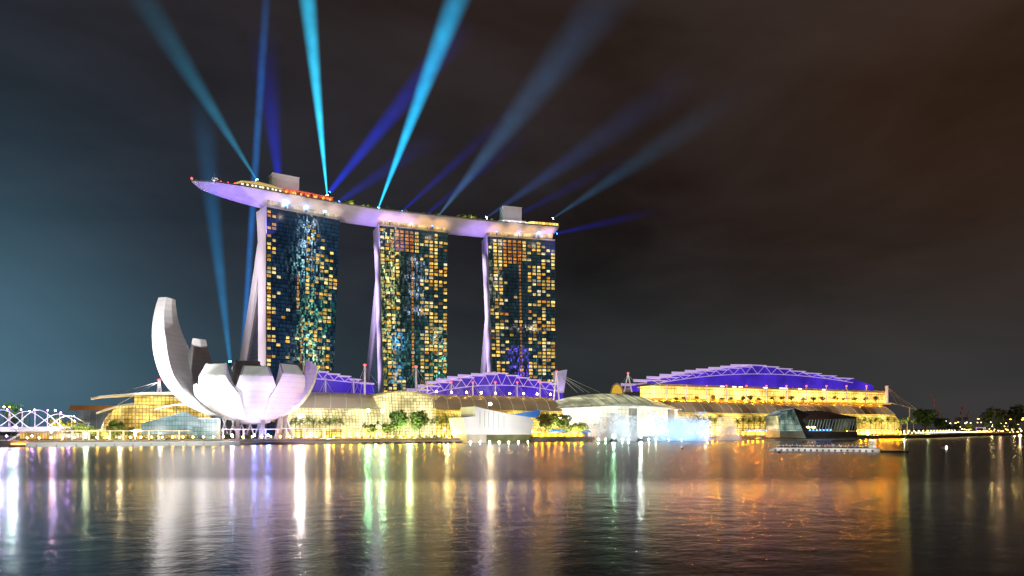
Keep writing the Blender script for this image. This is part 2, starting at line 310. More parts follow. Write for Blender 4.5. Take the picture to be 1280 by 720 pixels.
def tower(i, pl, Yl, pr, Yr, insL, insR, zj, slope, base, glint_spots, pcol, grid, strip, label, crown):
    A = PD(pl, 300, Yl); B = PD(pr, 300, Yr); A.z = B.z = 0
    rz = math.atan2(B.y - A.y, B.x - A.x); w = (B - A).length
    T = thing('hotel_tower', label, 'skyscraper', (A.x, A.y, 0), rz, 'the three hotel towers')
    xl = lambda z: insL * (1 - z / ZT); xr = lambda z: w - insR * (1 - z / ZT)
    zs = [GZ] + [ZT * k / 12 for k in range(1, 13)]
    d1 = lambda z: 19 + 5 * max(0, (z - zj) / (ZT - zj))          # depth of the front leg
    mb = MB(); mb.loft([[(xl(z), 0, z), (xr(z), 0, z), (xr(z), d1(z), z), (xl(z), d1(z), z)] for z in zs])
    mb.build('front_leg', facade_mat('tower_glass_%d' % i, [q_ * 1.0 for q_ in base], [(cx * w, cz, wx, wz, c) for cx, cz, wx, wz, c in glint_spots]), T, local=True)
    yo = lambda z: 24 + slope * max(0, zj - z) + .0006 * max(0, zj - z) ** 2
    zr = [GZ] + [zj * k / 8 for k in range(1, 9)] + [zj + 25]
    mb = MB(); mb.loft([[(xl(z) + .4, max(yo(z) - 15, d1(z) + .4 if z > zj - 8 else 0), z), (xr(z) - 3, max(yo(z) - 15, d1(z) + .4 if z > zj - 8 else 0), z), (xr(z) - 3, yo(z), z), (xl(z) + .4, yo(z), z)] for z in zr[:-1]])
    mb.build('rear_leg', M['end_wall'], T, local=True)
    mb = MB(); mb.loft([[(xl(z) - .7, -.6, z), (xl(z) - .05, -.6, z), (xl(z) - .05, d1(z) + .2, z), (xl(z) - .7, d1(z) + .2, z)] for z in zs])
    mb.build('end_wall', M['end_wall'], T, local=True)
    # glazed atrium between the two legs, set back from the end walls
    mb = MB(); zq = [z for z in zr if z < zj - 12]
    mb.loft([[(xl(z) + 2.5, d1(z) + .1, z), (xl(z) + 3, d1(z) + .1, z), (xl(z) + 3, yo(z) - 15, z), (xl(z) + 2.5, yo(z) - 15, z)] for z in zq])
    at = mb.build('atrium_glass', lit_glass('atrium_glass_%d' % i, (.02, .05, .14), (.05, .05, .10), .5, 2.2, 3.4, .2, nscale=.1, axis='Y'), T, local=True)
    for z in ([62, 40, 30] if i == 0 else [96, 58, 54, 50, 46, 42, 38, 34, 30] if i == 1 else [36, 28]):
        mb = MB(); ya = d1(z) + 1.2; mb.box((xl(z) + 2.2, ya + 6, z), (.5, 12 if z in (62, 96) else 8, 2.6)); mb.build('window', M['win'], at, local=True) if z else 0
    # crown band under the roof deck
    mb = MB(); mb.box((w / 2, 11.5, ZT + 2.8), (w - 4, 20, 5.6)); cr = mb.build('crown_band', crown, T, local=True)
    mb = MB(); mb.box((w / 2, 12, ZT + .15), (w + .4, 25, .3)); mb.box((w / 2, -.35, ZT - .5), (w, .5, 1.0)); mb.build('parapet', M['concrete'], T, local=True)
    for q in range(5):
        mb = MB(); mb.box((4 + (w - 8) * q / 4, 1.6, ZT + 3.2), (1.1, 1.1, 6)); mb.build('strut', M['white_steel'], T, local=True)
    # lit windows: up to a hundred as parts, the rest one part
    n = len(pcol); px = w / n; rows = 54; pitch = (ZT - 14) / rows
    spots = []
    rr = random.Random(31 + i)
    for r in range(rows):
        z = ZT - 4.5 - r * pitch
        for c in range(n):
            p = pcol[c](r) if callable(pcol[c]) else pcol[c]
            if z < 14: continue
            p *= 1.12 if i == 0 else 1.42
            if r % 18 == 16 and i: p *= .35
            if grid and grid[0] <= c <= grid[1] and r < grid[2]: spots.append((c, r, z, 'win_amber', .64)); continue
            if rr.random() < p:
                k = rr.random(); spots.append((c, r, z, 'win' if k < .80 else 'win_pale' if k < .93 else 'win_amber', .56 + .22 * rr.random()))
    for c0, r0, r1 in strip:
        for r in range(r0, r1): spots.append((c0, r, ZT - 4.5 - r * pitch, 'win_amber', .34))
    rr.shuffle(spots); proto = {}; rest = MB()
    names = ['win', 'win_pale', 'win_amber']
    for q, (c, r, z, mn, sz) in enumerate(sorted(spots, key=lambda s: (s[3] == 'win_amber'))):
        u = (c + .5) / n; x = xl(z) + (xr(z) - xl(z)) * u
        ww = px * sz; hh = pitch * .66
        if q < 99:
            if mn not in proto:
                mb = MB(); mb.box((0, 0, 0), (px * .82, .36, hh)); o = mb.build('window', M[mn], T, local=True); proto[mn] = o
            else: o = dup(proto[mn], parent=T)
            o.location = (x, -.02, z); o.scale = (sz / .82, 1, 1)
        else: rest.box((x, -.02, z), (ww, .36, hh), mi=names.index(mn))
    if rest.v: tag(rest.build('window', [M[k] for k in names], T, local=True), kind='stuff')
    TW.append((T, w, rz, A))
    return T
up = lambda a, b, p, q=0: (lambda r: p if a <= r < b else q)
tower(0, 333, 617, 425, 657, 0, 9.0, 170, .46, (.010, .030, .066),
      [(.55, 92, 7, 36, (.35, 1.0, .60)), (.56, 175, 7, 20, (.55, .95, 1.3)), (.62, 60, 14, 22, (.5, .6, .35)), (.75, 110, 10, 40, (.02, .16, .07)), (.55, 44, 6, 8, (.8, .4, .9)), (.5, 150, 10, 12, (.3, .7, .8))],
      [.62, .34, .10, .04, .06, .02, .04, .02, up(6, 40, .42, .1), up(4, 44, .36, .12), up(2, 46, .32, .1), up(5, 46, .42), up(10, 46, .38), up(8, 44, .34), up(12, 30, .15)], None, [(6, 15, 24), (7, 26, 40), (7, 44, 52)],
      'dark blue glass hotel tower behind the white lotus museum, sparsely lit with yellow windows', M['crown_lit'])
tower(1, 474, 674, 560, 699, 5.0, 1.5, 152, .64, (.016, .042, .046),
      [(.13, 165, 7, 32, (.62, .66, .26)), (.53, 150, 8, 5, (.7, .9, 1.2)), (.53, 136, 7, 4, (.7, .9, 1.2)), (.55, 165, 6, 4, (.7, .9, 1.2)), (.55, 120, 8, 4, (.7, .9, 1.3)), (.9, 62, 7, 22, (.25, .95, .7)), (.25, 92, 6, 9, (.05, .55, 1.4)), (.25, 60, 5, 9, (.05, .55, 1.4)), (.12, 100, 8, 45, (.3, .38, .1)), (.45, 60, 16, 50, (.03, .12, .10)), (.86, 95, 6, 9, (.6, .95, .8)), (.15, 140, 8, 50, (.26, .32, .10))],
      [.3, .48, .46, up(0, 44, .30, .14), .05, .02, .02, up(0, 6, .95), up(6, 54, .38, .2), up(8, 54, .42, .2), up(2, 54, .48), up(0, 54, .5), up(2, 50, .3), up(8, 40, .42, .2)], (3, 6, 6), [(6, 7, 40), (8, 44, 54), (7, 0, 6)],
      'hotel tower between the other two, its glass full of greenish glints and yellow windows', M['crown_gold'])
tower(2, 609, 712, 694, 729, 7.0, -.4, 122, .58, (.015, .032, .040),
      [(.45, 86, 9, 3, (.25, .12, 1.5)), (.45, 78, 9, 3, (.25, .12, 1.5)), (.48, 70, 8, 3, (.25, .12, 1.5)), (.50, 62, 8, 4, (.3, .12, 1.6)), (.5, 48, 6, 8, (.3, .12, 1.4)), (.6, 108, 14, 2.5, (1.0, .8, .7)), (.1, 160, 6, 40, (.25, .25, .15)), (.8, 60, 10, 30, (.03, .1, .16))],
      [.22, .62, up(0, 54, .5, .3), up(0, 44, .34, .1), .02, .02, .02, up(0, 6, .95), up(6, 54, .44, .1), up(6, 54, .34, .2), up(3, 54, .44, .4), up(1, 54, .55), up(2, 54, .32), up(2, 44, .44, .1)], (3, 6, 7), [(6, 7, 41), (3, 42, 48)],
      'smallest looking hotel tower under the blunt deck end, violet glints in its dark glass', M['crown_gold'])

# ------------------------------------------------------------------ boat-shaped roof deck across the three towers
ZR = 208.0
rim_px = [(239.3, 226), (250, 225.8), (265, 227), (282, 229), (300, 231.2), (320, 235), (340, 239.3), (355, 242), (380, 246.2), (405, 250.7), (430, 255.6), (472, 262), (500, 265.5), (547, 269.7), (580, 273.2), (620, 277.6), (660, 281), (699, 283.6)]
rim = []
for x, y in rim_px:
    p = PD(x, y, F * (ZR - 10) / (HY - y)); p.z = 0; rim.append(p)
# smooth the plan curve
for _ in range(3): rim = [rim[0]] + [(rim[k - 1] + rim[k] * 2 + rim[k + 1]) / 4 for k in range(1, len(rim) - 1)] + [rim[-1]]
# resample
def resample(pts, n):
    L = [0]
    for a, b in zip(pts, pts[1:]): L.append(L[-1] + (b - a).length)
    out = []
    for k in range(n + 1):
        s = L[-1] * k / n; j = max(0, min(len(pts) - 2, next((q for q in range(len(L) - 1) if L[q + 1] >= s), len(pts) - 2)))
        out.append(pts[j].lerp(pts[j + 1], (s - L[j]) / max(1e-6, L[j + 1] - L[j])))
    return out, L[-1]
rimS, LEN = resample(rim, 60)
def width(s):                     # deck width by distance from the bow tip
    a = min(1, s / 95.0); w = 38 * math.sqrt(max(0, 1 - (1 - a) ** 2))
    e = LEN - s
    return max(1.2, w * (1 if e > 22 else (.72 + .28 * math.sqrt(max(0, 1 - ((22 - e) / 22) ** 2)))))
secs = []
for k, p in enumerate(rimS):
    d = (rimS[min(60, k + 1)] - rimS[max(0, k - 1)]).normalized(); nrm = Vector((-d.y, d.x, 0)); s = LEN * k / 60
    secs.append((p, nrm, width(s), s))
dk = secs[30][0]
SP = thing('roof_deck', 'long boat shaped garden deck laid across the tops of all three hotel towers', 'roof deck', (dk.x, dk.y, ZR))
def hull_ring(p, nrm, w, s):
    dep = 11.2 * min(1, (w / 38) ** .85 + .02); e = LEN - s
    if e < 14: dep *= .35 + .65 * math.sqrt(max(0, 1 - ((14 - e) / 14) ** 2))
    ring = []
    for q in range(13):
        th = math.pi * q / 12
        x = w / 2 * (1 - math.cos(th)); z = -dep * (max(0, 1 - abs(1 - 2 * x / w)) ** .88)
        ring.append(p + nrm * x + Vector((0, 0, ZR + z)))
    return ring
mb = MB(); mb.loft([hull_ring(*c) for c in secs])
M['hull'] = mat('hull_cladding', (.66, .63, .64), .5, vary=.10, vscale=.12)
mb.build('hull', M['hull'], SP, smooth=True)
mb = MB(); mb.loft([[p + nrm * .5 + Vector((0, 0, ZR + z)) for z in (.02, 1.2)][::1] + [p + nrm * .75 + Vector((0, 0, ZR + 1.2)), p + nrm * .75 + Vector((0, 0, ZR + .02))] for p, nrm, w, s in secs])
mb.build('railing', mat('rail_glass', (.25, .24, .25), .3), SP)
def DP(px, back=8., z=0.):        # a spot on the deck under a pixel column, some metres behind the front rim
    best = min(secs, key=lambda c: abs((c[0] - CAM).dot(RT) / (c[0] - CAM).dot(FW) * F + 640 - px))
    q = best[0] + best[1] * back; q.z = ZR + z
    return q, math.atan2(-best[1].x, best[1].y)
# lounge with a row of lit windows, yellow roof; restaurant with a red roof
def deck_house(x0, x1, back, depth, h, name, wall, roofm, winm, wins, arch):
    n = 10; out = []
    pts = [DP(x0 + (x1 - x0) * k / n, back)[0] for k in range(n + 1)]
    mb = MB(); nv = Vector((-.43, .9, 0))
    mb.loft([[p, p + nv * depth, p + nv * depth + Vector((0, 0, h)), p + Vector((0, 0, h))] for p in pts]); mb.build(name + '_wall', wall, SP)
    rs = []
    for k, p in enumerate(pts):
        hh = h + .15 + arch * math.sin(math.pi * (k + .6) / (n + 1.2)); b_ = p - nv * 1.2
        rs.append([b_ + Vector((0, 0, h + .1)), b_ + nv * (depth + 2) + Vector((0, 0, h + .1)), b_ + nv * (depth + 2) + Vector((0, 0, hh)), b_ + nv * 3 + Vector((0, 0, hh))])
    mb = MB(); mb.loft(rs); mb.build(name + '_roof', roofm, SP)
    for k in range(wins):
        t = (k + .5) / wins * n; j = int(t); q = pts[j].lerp(pts[min(n, j + 1)], t - j) - nv * .12
        mb = MB(); mb.box(q + Vector((0, 0, h * .5)), (1.5, .3, h * .55), rz=.42); mb.build('window', winm, SP)
M['win_bright'] = glow('bright_window', (1, .9, .62), 2.0)
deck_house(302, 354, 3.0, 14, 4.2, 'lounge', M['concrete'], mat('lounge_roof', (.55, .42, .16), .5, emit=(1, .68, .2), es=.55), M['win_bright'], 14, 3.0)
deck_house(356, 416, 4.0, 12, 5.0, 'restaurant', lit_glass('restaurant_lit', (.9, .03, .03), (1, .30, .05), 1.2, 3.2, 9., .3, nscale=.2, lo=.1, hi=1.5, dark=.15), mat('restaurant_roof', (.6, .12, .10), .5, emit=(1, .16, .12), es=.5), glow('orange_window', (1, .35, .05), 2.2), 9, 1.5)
deck_house(662, 697, 3.0, 12, 4.0, 'terrace_bar', M['terrace'], M['roof_pale'], M['win_bright'], 0, .5)
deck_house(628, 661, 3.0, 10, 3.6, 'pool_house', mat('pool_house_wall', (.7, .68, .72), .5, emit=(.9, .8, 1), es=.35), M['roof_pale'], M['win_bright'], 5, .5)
# two lift towers
for x0, x1, ytop, lab in ((351.5, 381.5, 222, 1), (634.5, 657, 261, 2)):
    q, a = DP((x0 + x1) / 2, 17); Y = (q - CAM).dot(FW); ww = (x1 - x0) * Y / F / .92; zt = 10 + Y * (HY - ytop) / F
    mb = MB(); mb.box((q.x, q.y, (ZR + zt) / 2), (ww, 12, zt - ZR), rz=a); mb.box((q.x, q.y, zt + .25), (ww + .8, 12.8, .5), rz=a)
    mb.build('lift_housing', M['white'], SP)
# small observation mast near the bow
q, a = DP(265.5, 9)
mb = MB(); mb.tube([q, q + Vector((0, 0, 6.2))], .35, 8); mb.lathe(q, [(0, 4.6), (2.8, 5.0), (3.1, 5.6), (2.4, 6.2), (.4, 6.5), (.2, 9.5), (0, 9.6)], 14)
tag(mb.build('observation_mast', M['white_steel'], origin=q), 'tiny white mast with a disc on the deck near its pointed tip', 'mast')
q, a = DP(240.5, .8)
mb = MB(); mb.lathe(q, [(.12, 0), (.12, 1.4), (.7, 1.5), (.9, 2.2), (.5, 3), (0, 3.2)], 8)
tag(mb.build('beacon_lamp', M['bulb_red'], origin=q), 'red beacon lamp on the pointed tip of the roof deck', 'lamp')

def leaf_cloud(mb, n, fx, size, rr, mi=0, mi2=None):
    for k in range(n):
        p = fx(rr); a = Vector((rr.gauss(0, 1), rr.gauss(0, 1), rr.gauss(0, 1))).normalized(); b = a.cross(Vector((rr.gauss(0, 1), rr.gauss(0, 1), rr.gauss(0, 1)))).normalized(); s = size * (.6 + .8 * rr.random())
        mb.add([p - a * s, p + b * s * .55, p + a * s, p - b * s * .55], [(0, 1, 2, 3)], mi if mi2 is None or rr.random() < .6 else mi2)
def make_palm(name, H, fr, seed, leafm, label, cat='palm', group=None, nf=17):
    rr = random.Random(seed); T = thing(name, label, cat, group=group)
    mb = MB(); mb.tube([(0, 0, -.1), (.1, 0, H * .3), (.16, .05, H * .7), (.1, 0, H)], [.34, .26, .21, .18], 7); mb.build('trunk', M['trunk'], T, local=True)
    mb = MB()
    for k in range(nf):
        an = 6.283 * (k + rr.random() * .5) / nf; el = R(rr.choice([70, 45, 20, 5, -10])); L = fr * (.8 + .4 * rr.random())
        d = Vector((math.cos(an) * math.cos(el), math.sin(an) * math.cos(el), math.sin(el))); p = Vector((.1, 0, H)); pts = [p.copy()]
        for j in range(5): p = p + d * L / 5; d = (d + Vector((0, 0, -.26))).normalized(); pts.append(p.copy())
        for j in range(5):
            side = d.cross(Vector((0, 0, 1))).normalized(); wj = fr * .27 * (1 - abs(j - 1.6) / 4.2)
            for sg in (-1, 1):
                for t_ in (0, .5):
                    b0 = pts[j].lerp(pts[j + 1], t_); b1 = pts[j].lerp(pts[j + 1], t_ + .42); tip = (b0 + b1) / 2 + side * sg * wj + Vector((0, 0, -wj * .45)) + (pts[j + 1] - pts[j]) * .35
                    mb.add([b0, b1, tip], [(0, 1, 2)])
    mb.build('crown', leafm, T, local=True)
    return T
def make_tree(name, H, cr, seed, m1, m2, label, cat='tree', group=None, nleaf=900, flat=1., trunkh=.35, ls=.42):
    rr = random.Random(seed); T = thing(name, label, cat, group=group); th = H * trunkh
    mb = MB(); mb.tube([(0, 0, -.1), (.1, 0, th * .6), (0, .1, th), (.1, .1, H * .72)], [.42, .32, .28, .08], 7)
    cl = []
    for k in range(9):
        an = 6.283 * k / 9 + rr.random(); rad = cr * (.35 + .5 * rr.random()); z = th + (H - th) * (.15 + .65 * rr.random())
        e = Vector((math.cos(an) * rad, math.sin(an) * rad, z)); cl.append((e, cr * (.28 + .25 * rr.random())))
        mb.tube([(0, .1, th * (.8 + .3 * rr.random())), e * .5 + Vector((0, 0, th * .4)), e], [.17, .11, .04], 5)
    cl.append((Vector((0, 0, H * .86)), cr * .45)); cl.append((Vector((0, 0, H * .65)), cr * .6))
    mb.build('trunk', M['trunk'], T, local=True)
    mb = MB()
    def fx(r):
        c, s = r.choice(cl); v = Vector((r.gauss(0, 1), r.gauss(0, 1), r.gauss(0, 1))).normalized() * s * (.55 + .5 * r.random())
        return c + Vector((v.x, v.y, v.z * flat))
    leaf_cloud(mb, nleaf, fx, ls, rr, 0, 1)
    mb.build('crown', [m1, m2], T, local=True)
    return T
# garden on the deck: bushy small trees between the lift housings
g0 = make_tree('rooftop_tree', 5.0, 2.4, 5, M['leaf'], M['leaf_lime'], 'small bushy tree in the roof garden between the two lift housings', group='trees on the roof deck', nleaf=260, ls=.5)
rr = random.Random(9); first = True
for k in range(46):
    x = 432 + k * 4.15 + rr.uniform(-1.2, 1.2)
    if rr.random() < .18: continue
    q, a = DP(x, rr.uniform(4, 14)); o = g0 if first else dup(g0, label='small bushy tree in the roof garden between the two lift housings'); first = False
    o.location = q; o.rotation_euler = (0, 0, rr.random() * 6); s = rr.uniform(.6, 1.25); o.scale = (s, s, s)
p0 = make_palm('rooftop_palm', 5.2, 2.6, 3, M['leaf_lime'], 'small yellow lit palm over the bar at the blunt end of the deck', group='palms on the roof deck')
for k in range(11):
    q, a = DP(660 + k * 3.7, 16); o = p0 if k == 0 else dup(p0); o.location = q; o.rotation_euler = (0, 0, k * 1.3); s = rr.uniform(.7, 1.05); o.scale = (s, s, s)
# small red and white lamps around the viewing terrace near the tip
for k in range(13):
    q, a = DP(271 + k * 2.6 + rr.uniform(-.6, .6), rr.uniform(2, 9)); red = k % 3 != 0
    mb = MB(); mb.tube([q, q + Vector((0, 0, 1.5))], .08, 5); mb.lathe(q, [(0, 1.4), (.45, 1.6), (.55, 2.1), (.3, 2.5), (0, 2.6)], 8)
    tag(mb.build('terrace_lamp', M['bulb_red'] if red else M['bulb_white'], origin=q), 'tiny red lamp on the viewing terrace of the roof deck near its tip' if red else 'tiny white lamp on the viewing terrace of the roof deck near its tip', 'lamp', 'lamps on the viewing terrace')
for k in range(16):
    q, a = DP(436 + k * 11.5 + rr.uniform(-2, 2), 2.5)
    mb = MB(); mb.tube([q, q + Vector((0, 0, .9))], .1, 5); mb.lathe(q, [(0, .9), (.3, 1), (.34, 1.4), (0, 1.6)], 8)
    tag(mb.build('garden_lamp', M['bulb'], origin=q), 'low warm lamp along the edge of the roof garden', 'lamp', 'lamps along the roof garden')

# ------------------------------------------------------------------ lotus museum
MUS = PD(318, 535, 455); MUS.z = 0; MRZ = -math.atan2(0.4359, 0.9); MUZ = MRZ + math.atan2(640 - 318, F); mpx = 455 / F
def ML(px, py, dy=0.): Y = 455 + dy; return Vector(((px - 318) * Y / F - 0, dy, 10 + (HY - py) * Y / F))
MU = thing('lotus_museum', 'white lotus flower shaped museum with one very tall curved petal, raised on columns', 'museum', MUS, MUZ)
Z0 = 13.6
M['skylight'] = mat('skylight_glass', (.5, .52, .48), .25, vary=.1, vscale=.3, emit=(.72, .78, .66), es=.28)
def petal(phi, Rr, th1, dl, hmax, htip, dtip, sky=True, skew=.13, n=26, taper=0., inf=.80):
    ph = R(phi); rad = Vector((math.cos(ph), math.sin(ph), 0)); tan = Vector((-math.sin(ph), math.cos(ph), 0)); C = Vector((0, 0, Z0 + Rr))
    ths = R(52); rings = []; th1 = R(th1)
    for k in range(n + 1):
        th = R(6) + (th1 - R(6)) * k / n
        f = max(0, (th - ths) / (th1 - ths)); hw = min(Rr * math.sin(th) * math.tan(R(dl)), hmax)
        hw = min(hw, hmax + (htip - hmax) * f); d = 1.2 + (dtip - 1.2) * min(1, max(0, (th - R(14)) / R(62))); d *= 1 - taper * f ** 1.5; ti = th + skew * f ** 3
        def P(t, off, s): return C + (rad * math.sin(t) - Vector((0, 0, math.cos(t)))) * (Rr - off) + tan * s
        out = [P(th, 0, -hw), P(th, -.35 * min(1, hw / 5), -hw * .5), P(th, -.5 * min(1, hw / 5), 0), P(th, -.35 * min(1, hw / 5), hw * .5), P(th, 0, hw)]
        inn = [P(ti, d, hw * inf), P(ti, d + .8 * f, 0), P(ti, d, -hw * inf)]
        rings.append(out + inn)
    mb = MB(); mb.loft(rings); p = mb.build('petal', M['museum'], MU, local=True)
    for q in p.data.polygons: q.use_smooth = False
    if sky:
        r = rings[-1]; c = sum(r, Vector()) / 8; nn = (r[4] - r[0]).cross(r[6] - r[2]).normalized()
        if nn.z < 0 and abs(nn.z) > .3: nn = -nn
        nn = nn if nn.dot(rad + Vector((0, 0, .6))) > 0 else -nn
        mb = MB(); mb.slab([c + (x - c) * .86 + nn * .06 for x in (r[0], r[2], r[4], r[5], r[7])], nn * .25); mb.build('skylight', M['skylight'], p, local=True)
        p.children[0].location = (0, 0, 0)
    return p
petal(151, 64, 103, 30, 17.0, 4.8, 11.5, skew=.02, taper=.55, inf=.95)
petal(133, 54, 79, 28, 18, 6.0, 4.5, inf=.85, skew=.2)
petal(97, 40, 84, 20, 12, 9.5, 7)
petal(36, 38, 84, 20, 12, 9, 7)
petal(-7, 38, 85, 24, 13, 8.0, 7)
petal(-49, 34.5, 80, 25, 13.8, 8.8, 5, skew=.19)
petal(-88, 32.5, 80, 25, 14.0, 9.0, 5, skew=.19)
petal(-130, 37.5, 73, 26, 15.5, 9.4, 5, skew=.19)
petal(190, 41, 54, 26, 13, 12.5, 3, sky=False)
mb = MB(); mb.lathe((0, 0, 0), [(0, 12.2), (6, 12.3), (9, 13.2), (10, 14.6), (5, 15.5), (0, 15.6)], 24); mb.build('bowl_base', M['museum'], MU, local=True)
for x, x2, dy in ((298, 299, -9), (325.5, 330, -12), (344, 351, -9), (352, 357, -3), (364, 352, 6), (282, 285, 6), (310, 312, 10)):
    a = ML(x, 543, dy); a.z = GZ; b_ = ML(x2, 512 if dy < 0 else 514, dy * .6); b_.z = max(b_.z, 16 + .05 * abs(b_.x) ** 1.4)
    mb = MB(); mb.tube([a, b_], [1.45, 1.2], 10); mb.build('column', M['concrete'], MU, local=True)
for k in range(5):
    xa = 283 + k * 10
    for s in (-1, 1):
        mb = MB(); mb.tube([ML(xa - 4 * s, 543, -4) * 1, ML(xa + 4 * s, 517, -2)], .42, 6); mb.build('brace', M['white_steel'], MU, local=True)
mb = MB(); p = ML(266, 543, -6); mb.box((p.x, p.y, 9.5), (9, 8, 12.4)); mb.box((p.x - 6, p.y, 7), (6, 7, 7.4)); mb.build('stair_core', M['teal_glass'], MU, local=True)
mb = MB(); mb.box((p.x + 5.4, p.y - 2, 9.5), (1.6, 5, 12.4)); mb.box((p.x - .5, p.y - 4.2, 15.6), (11, 1, .6)); mb.build('stair_wall', M['white'], MU, local=True)
# floodlights that light the petals
for x, y, tgt, pw, c, cone in ((150, -62, ML(222, 440, -4), 800e3, (1, .97, 1), 75), (250, -72, ML(262, 490, -24), 120e3, (1, .96, 1), 62), (318, -70, ML(320, 490, -30), 75e3, (.90, .82, 1), 60), (382, -64, ML(372, 490, -14), 120e3, (.66, .42, 1), 62), (170, -40, ML(195, 420, 6), 260e3, (.95, .92, 1), 60)):
    pos = PD(x, 545, 455 + y); pos.z = 4.3
    mw = Matrix.Translation(MUS) @ Matrix.Rotation(MUZ, 4, 'Z')
    lamp('SPOT', pos, pw * 1.3, c, mw @ tgt, cone, .7, .6, 'museum_floodlight')

# ------------------------------------------------------------------ shopping mall along the quay
U = lambda px, v: PV(px, 535, v).x
Zp = lambda px, py, v: PV(px, py, v).z
def glazed_block(u0, u1, label, mats, canopy=True, fm=None, rib=10.5, n=28):
    T = thing('mall_wing', label, 'mall', ((u0 + u1) / 2, 40, GZ), group='wings of the waterside mall')
    us = [u0 + (u1 - u0) * k / n for k in range(n + 1)]
    prof = [(33.5, GZ + 5.5), (32, 12), (33, 17), (36, 21.5), (40, 24.6)]
    mb = MB(); mb.loft([[(u, v, z) for v, z in prof] for u in us], closed=False, caps=False); mb.loft([[(u0, v, z) for v, z in prof] + [(u0, 55, 24.6), (u0, 55, GZ)]] * 1 + [[(u0 + .05, v, z) for v, z in prof] + [(u0 + .05, 55, 24.6), (u0 + .05, 55, GZ)]])
    mb.build('curtain_wall', mats[0], T)
    mb = MB(); mb.box(((u0 + u1) / 2, 38, GZ + 2.7), (u1 - u0, 3, 5.4)); mb.build('shopfront', mats[1], T)
    mb = MB(); mb.box(((u0 + u1) / 2, 34.5, GZ + 5.7), (u1 - u0, 5, .5)); mb.build('awning', M['concrete'], T)
    if canopy:
        pr = [(36.5, 23.6), (41, 27.4), (47, 31), (55, 33.6), (62, 34.2)]
        mb = MB(); mb.loft([[(u, v, z) for v, z in pr] + [(u, v + .3, z - .5) for v, z in pr[::-1]] for u in us]); mb.build('canopy_roof', fm or M['roofing'], T)
        k = 0; u = u0 + 1
        while u < u1 - 1:
            mb = MB(); mb.tube([(u - 2.5 + 5 * q / 4, v, z + .25) for q, (v, z) in enumerate(pr)], .28, 5); mb.build('roof_rib', M['white_steel'], T); u += rib
        mb = MB(); mb.box(((u0 + u1) / 2, 62, 34.6), (u1 - u0, 1.2, 1.2)); mb.build('roof_edge', M['concrete'], T)
    mb = MB(); mb.box(((u0 + u1) / 2, 68, (GZ + 33) / 2), (u1 - u0 - .4, 22, 33 - GZ)); mb.build('rear_hall', M['concrete'], T)
    return T
glazed_block(U(355, 38), U(492, 38), 'mall wing right of the lotus museum, pale yellow glass under a brown ribbed roof', (M['mall_glass'], M['shop']), fm=M['roof_pale'])
glazed_block(U(545, 38), U(702, 38), 'mall wing behind the blank white block, yellow glass under a brown ribbed roof', (M['mall_gold'], M['shop']))
glazed_block(U(846, 38), U(1118, 38), 'long mall wing behind the dark glass pavilion, golden glass under a sloping brown ribbed roof', (M['mall_gold'], M['shop']))
# entrance pavilion with an arched roof between the first two wings
u0, u1 = U(476, 30), U(541, 30); T = thing('mall_entrance', 'arched roof mall entrance in yellow glass beside two round dark trees', 'mall entrance', ((u0 + u1) / 2, 30, GZ))
n = 20; us = [u0 + (u1 - u0) * k / n for k in range(n + 1)]
arch = lambda t: 30.5 + 5.0 * math.sin(math.pi * (.12 + .80 * t)) * (1 - .25 * t)
mb = MB(); mb.loft([[(u, v, min(arch(k / n), 30) if v == 31 else z) for v, z in ((28, GZ), (26.5, 9), (26.5, 15), (28.5, 20), (31, 24))] for k, u in enumerate(us)], closed=False, caps=False)
mb.loft([[(u, 31, 24), (u, 31, arch(k / n)), (u, 60, arch(k / n)), (u, 60, 24)] for k, u in enumerate(us)]); mb.build('curtain_wall', M['mall_glass'], T)
mb = MB(); mb.loft([[(u + (k - n / 2) * .35, v, arch(k / n) + dz) for v, dz in ((26, .1), (62, .1), (62, 1.0), (26, .9))] for k, u in enumerate(us)]); mb.build('arched_roof', M['roof_pale'], T)
for k in range(0, n + 1, 4):
    mb = MB(); mb.tube([(us[k], v - .2, z) for v, z in ((28, GZ), (26.3, 9), (26.3, 15), (28.3, 20), (30.8, 24), (30.8, arch(k / n)))], .3, 5); mb.build('frame', M['white_steel'], T)
# central glazed pavilion, lens shaped in plan, over-bright white wall
u0, u1 = U(697, 38), U(852, 38); T = thing('mall_atrium', 'central mall atrium with a lens shaped glass roof and dazzling white wall behind the fountain', 'atrium', ((u0 + u1) / 2, 34, GZ))
n = 32; ts = [k / n for k in range(n + 1)]; us = [u0 + (u1 - u0) * t for t in ts]; vf = lambda t: 40 - 20 * math.sin(math.pi * t)
zf = lambda t: 25.5 + 2.2 * math.sin(math.pi * t)
mb = MB(); mb.loft([[(u, vf(t), GZ), (u, vf(t), zf(t)), (u, vf(t) + 1.0, zf(t)), (u, vf(t) + 1.0, GZ)] for t, u in zip(ts, us)]); mb.build('curtain_wall', M['mall_white'], T)
rp = lambda t, u, q: (u, vf(t) - 2 + (64 - vf(t)) * q, zf(t) + .6 + (9.0 * math.sin(math.pi * t) ** .6 + 1.5) * math.sin(q * 1.65))
mb = MB(); mb.loft([[rp(t, u, q / 7) for q in range(8)] + [tuple(Vector(rp(t, u, q / 7)) - Vector((0, 0, .5))) for q in range(7, -1, -1)] for t, u in zip(ts, us)])
mb.build('glass_roof', lit_glass('roof_glass_lit', (.55, .60, .34), (.85, .82, .52), .7, 2.6, 30., .1, nscale=.06, lo=.35, hi=1.2, dark=1.3, base=(.2, .2, .18)), T)
for k in range(1, n, 3):
    mb = MB(); mb.tube([Vector(rp(ts[k], us[k] + (q - 3) * .9, q / 7)) + Vector((0, 0, .2)) for q in range(8)], .35, 5); mb.build('roof_rib', M['white_steel'], T)
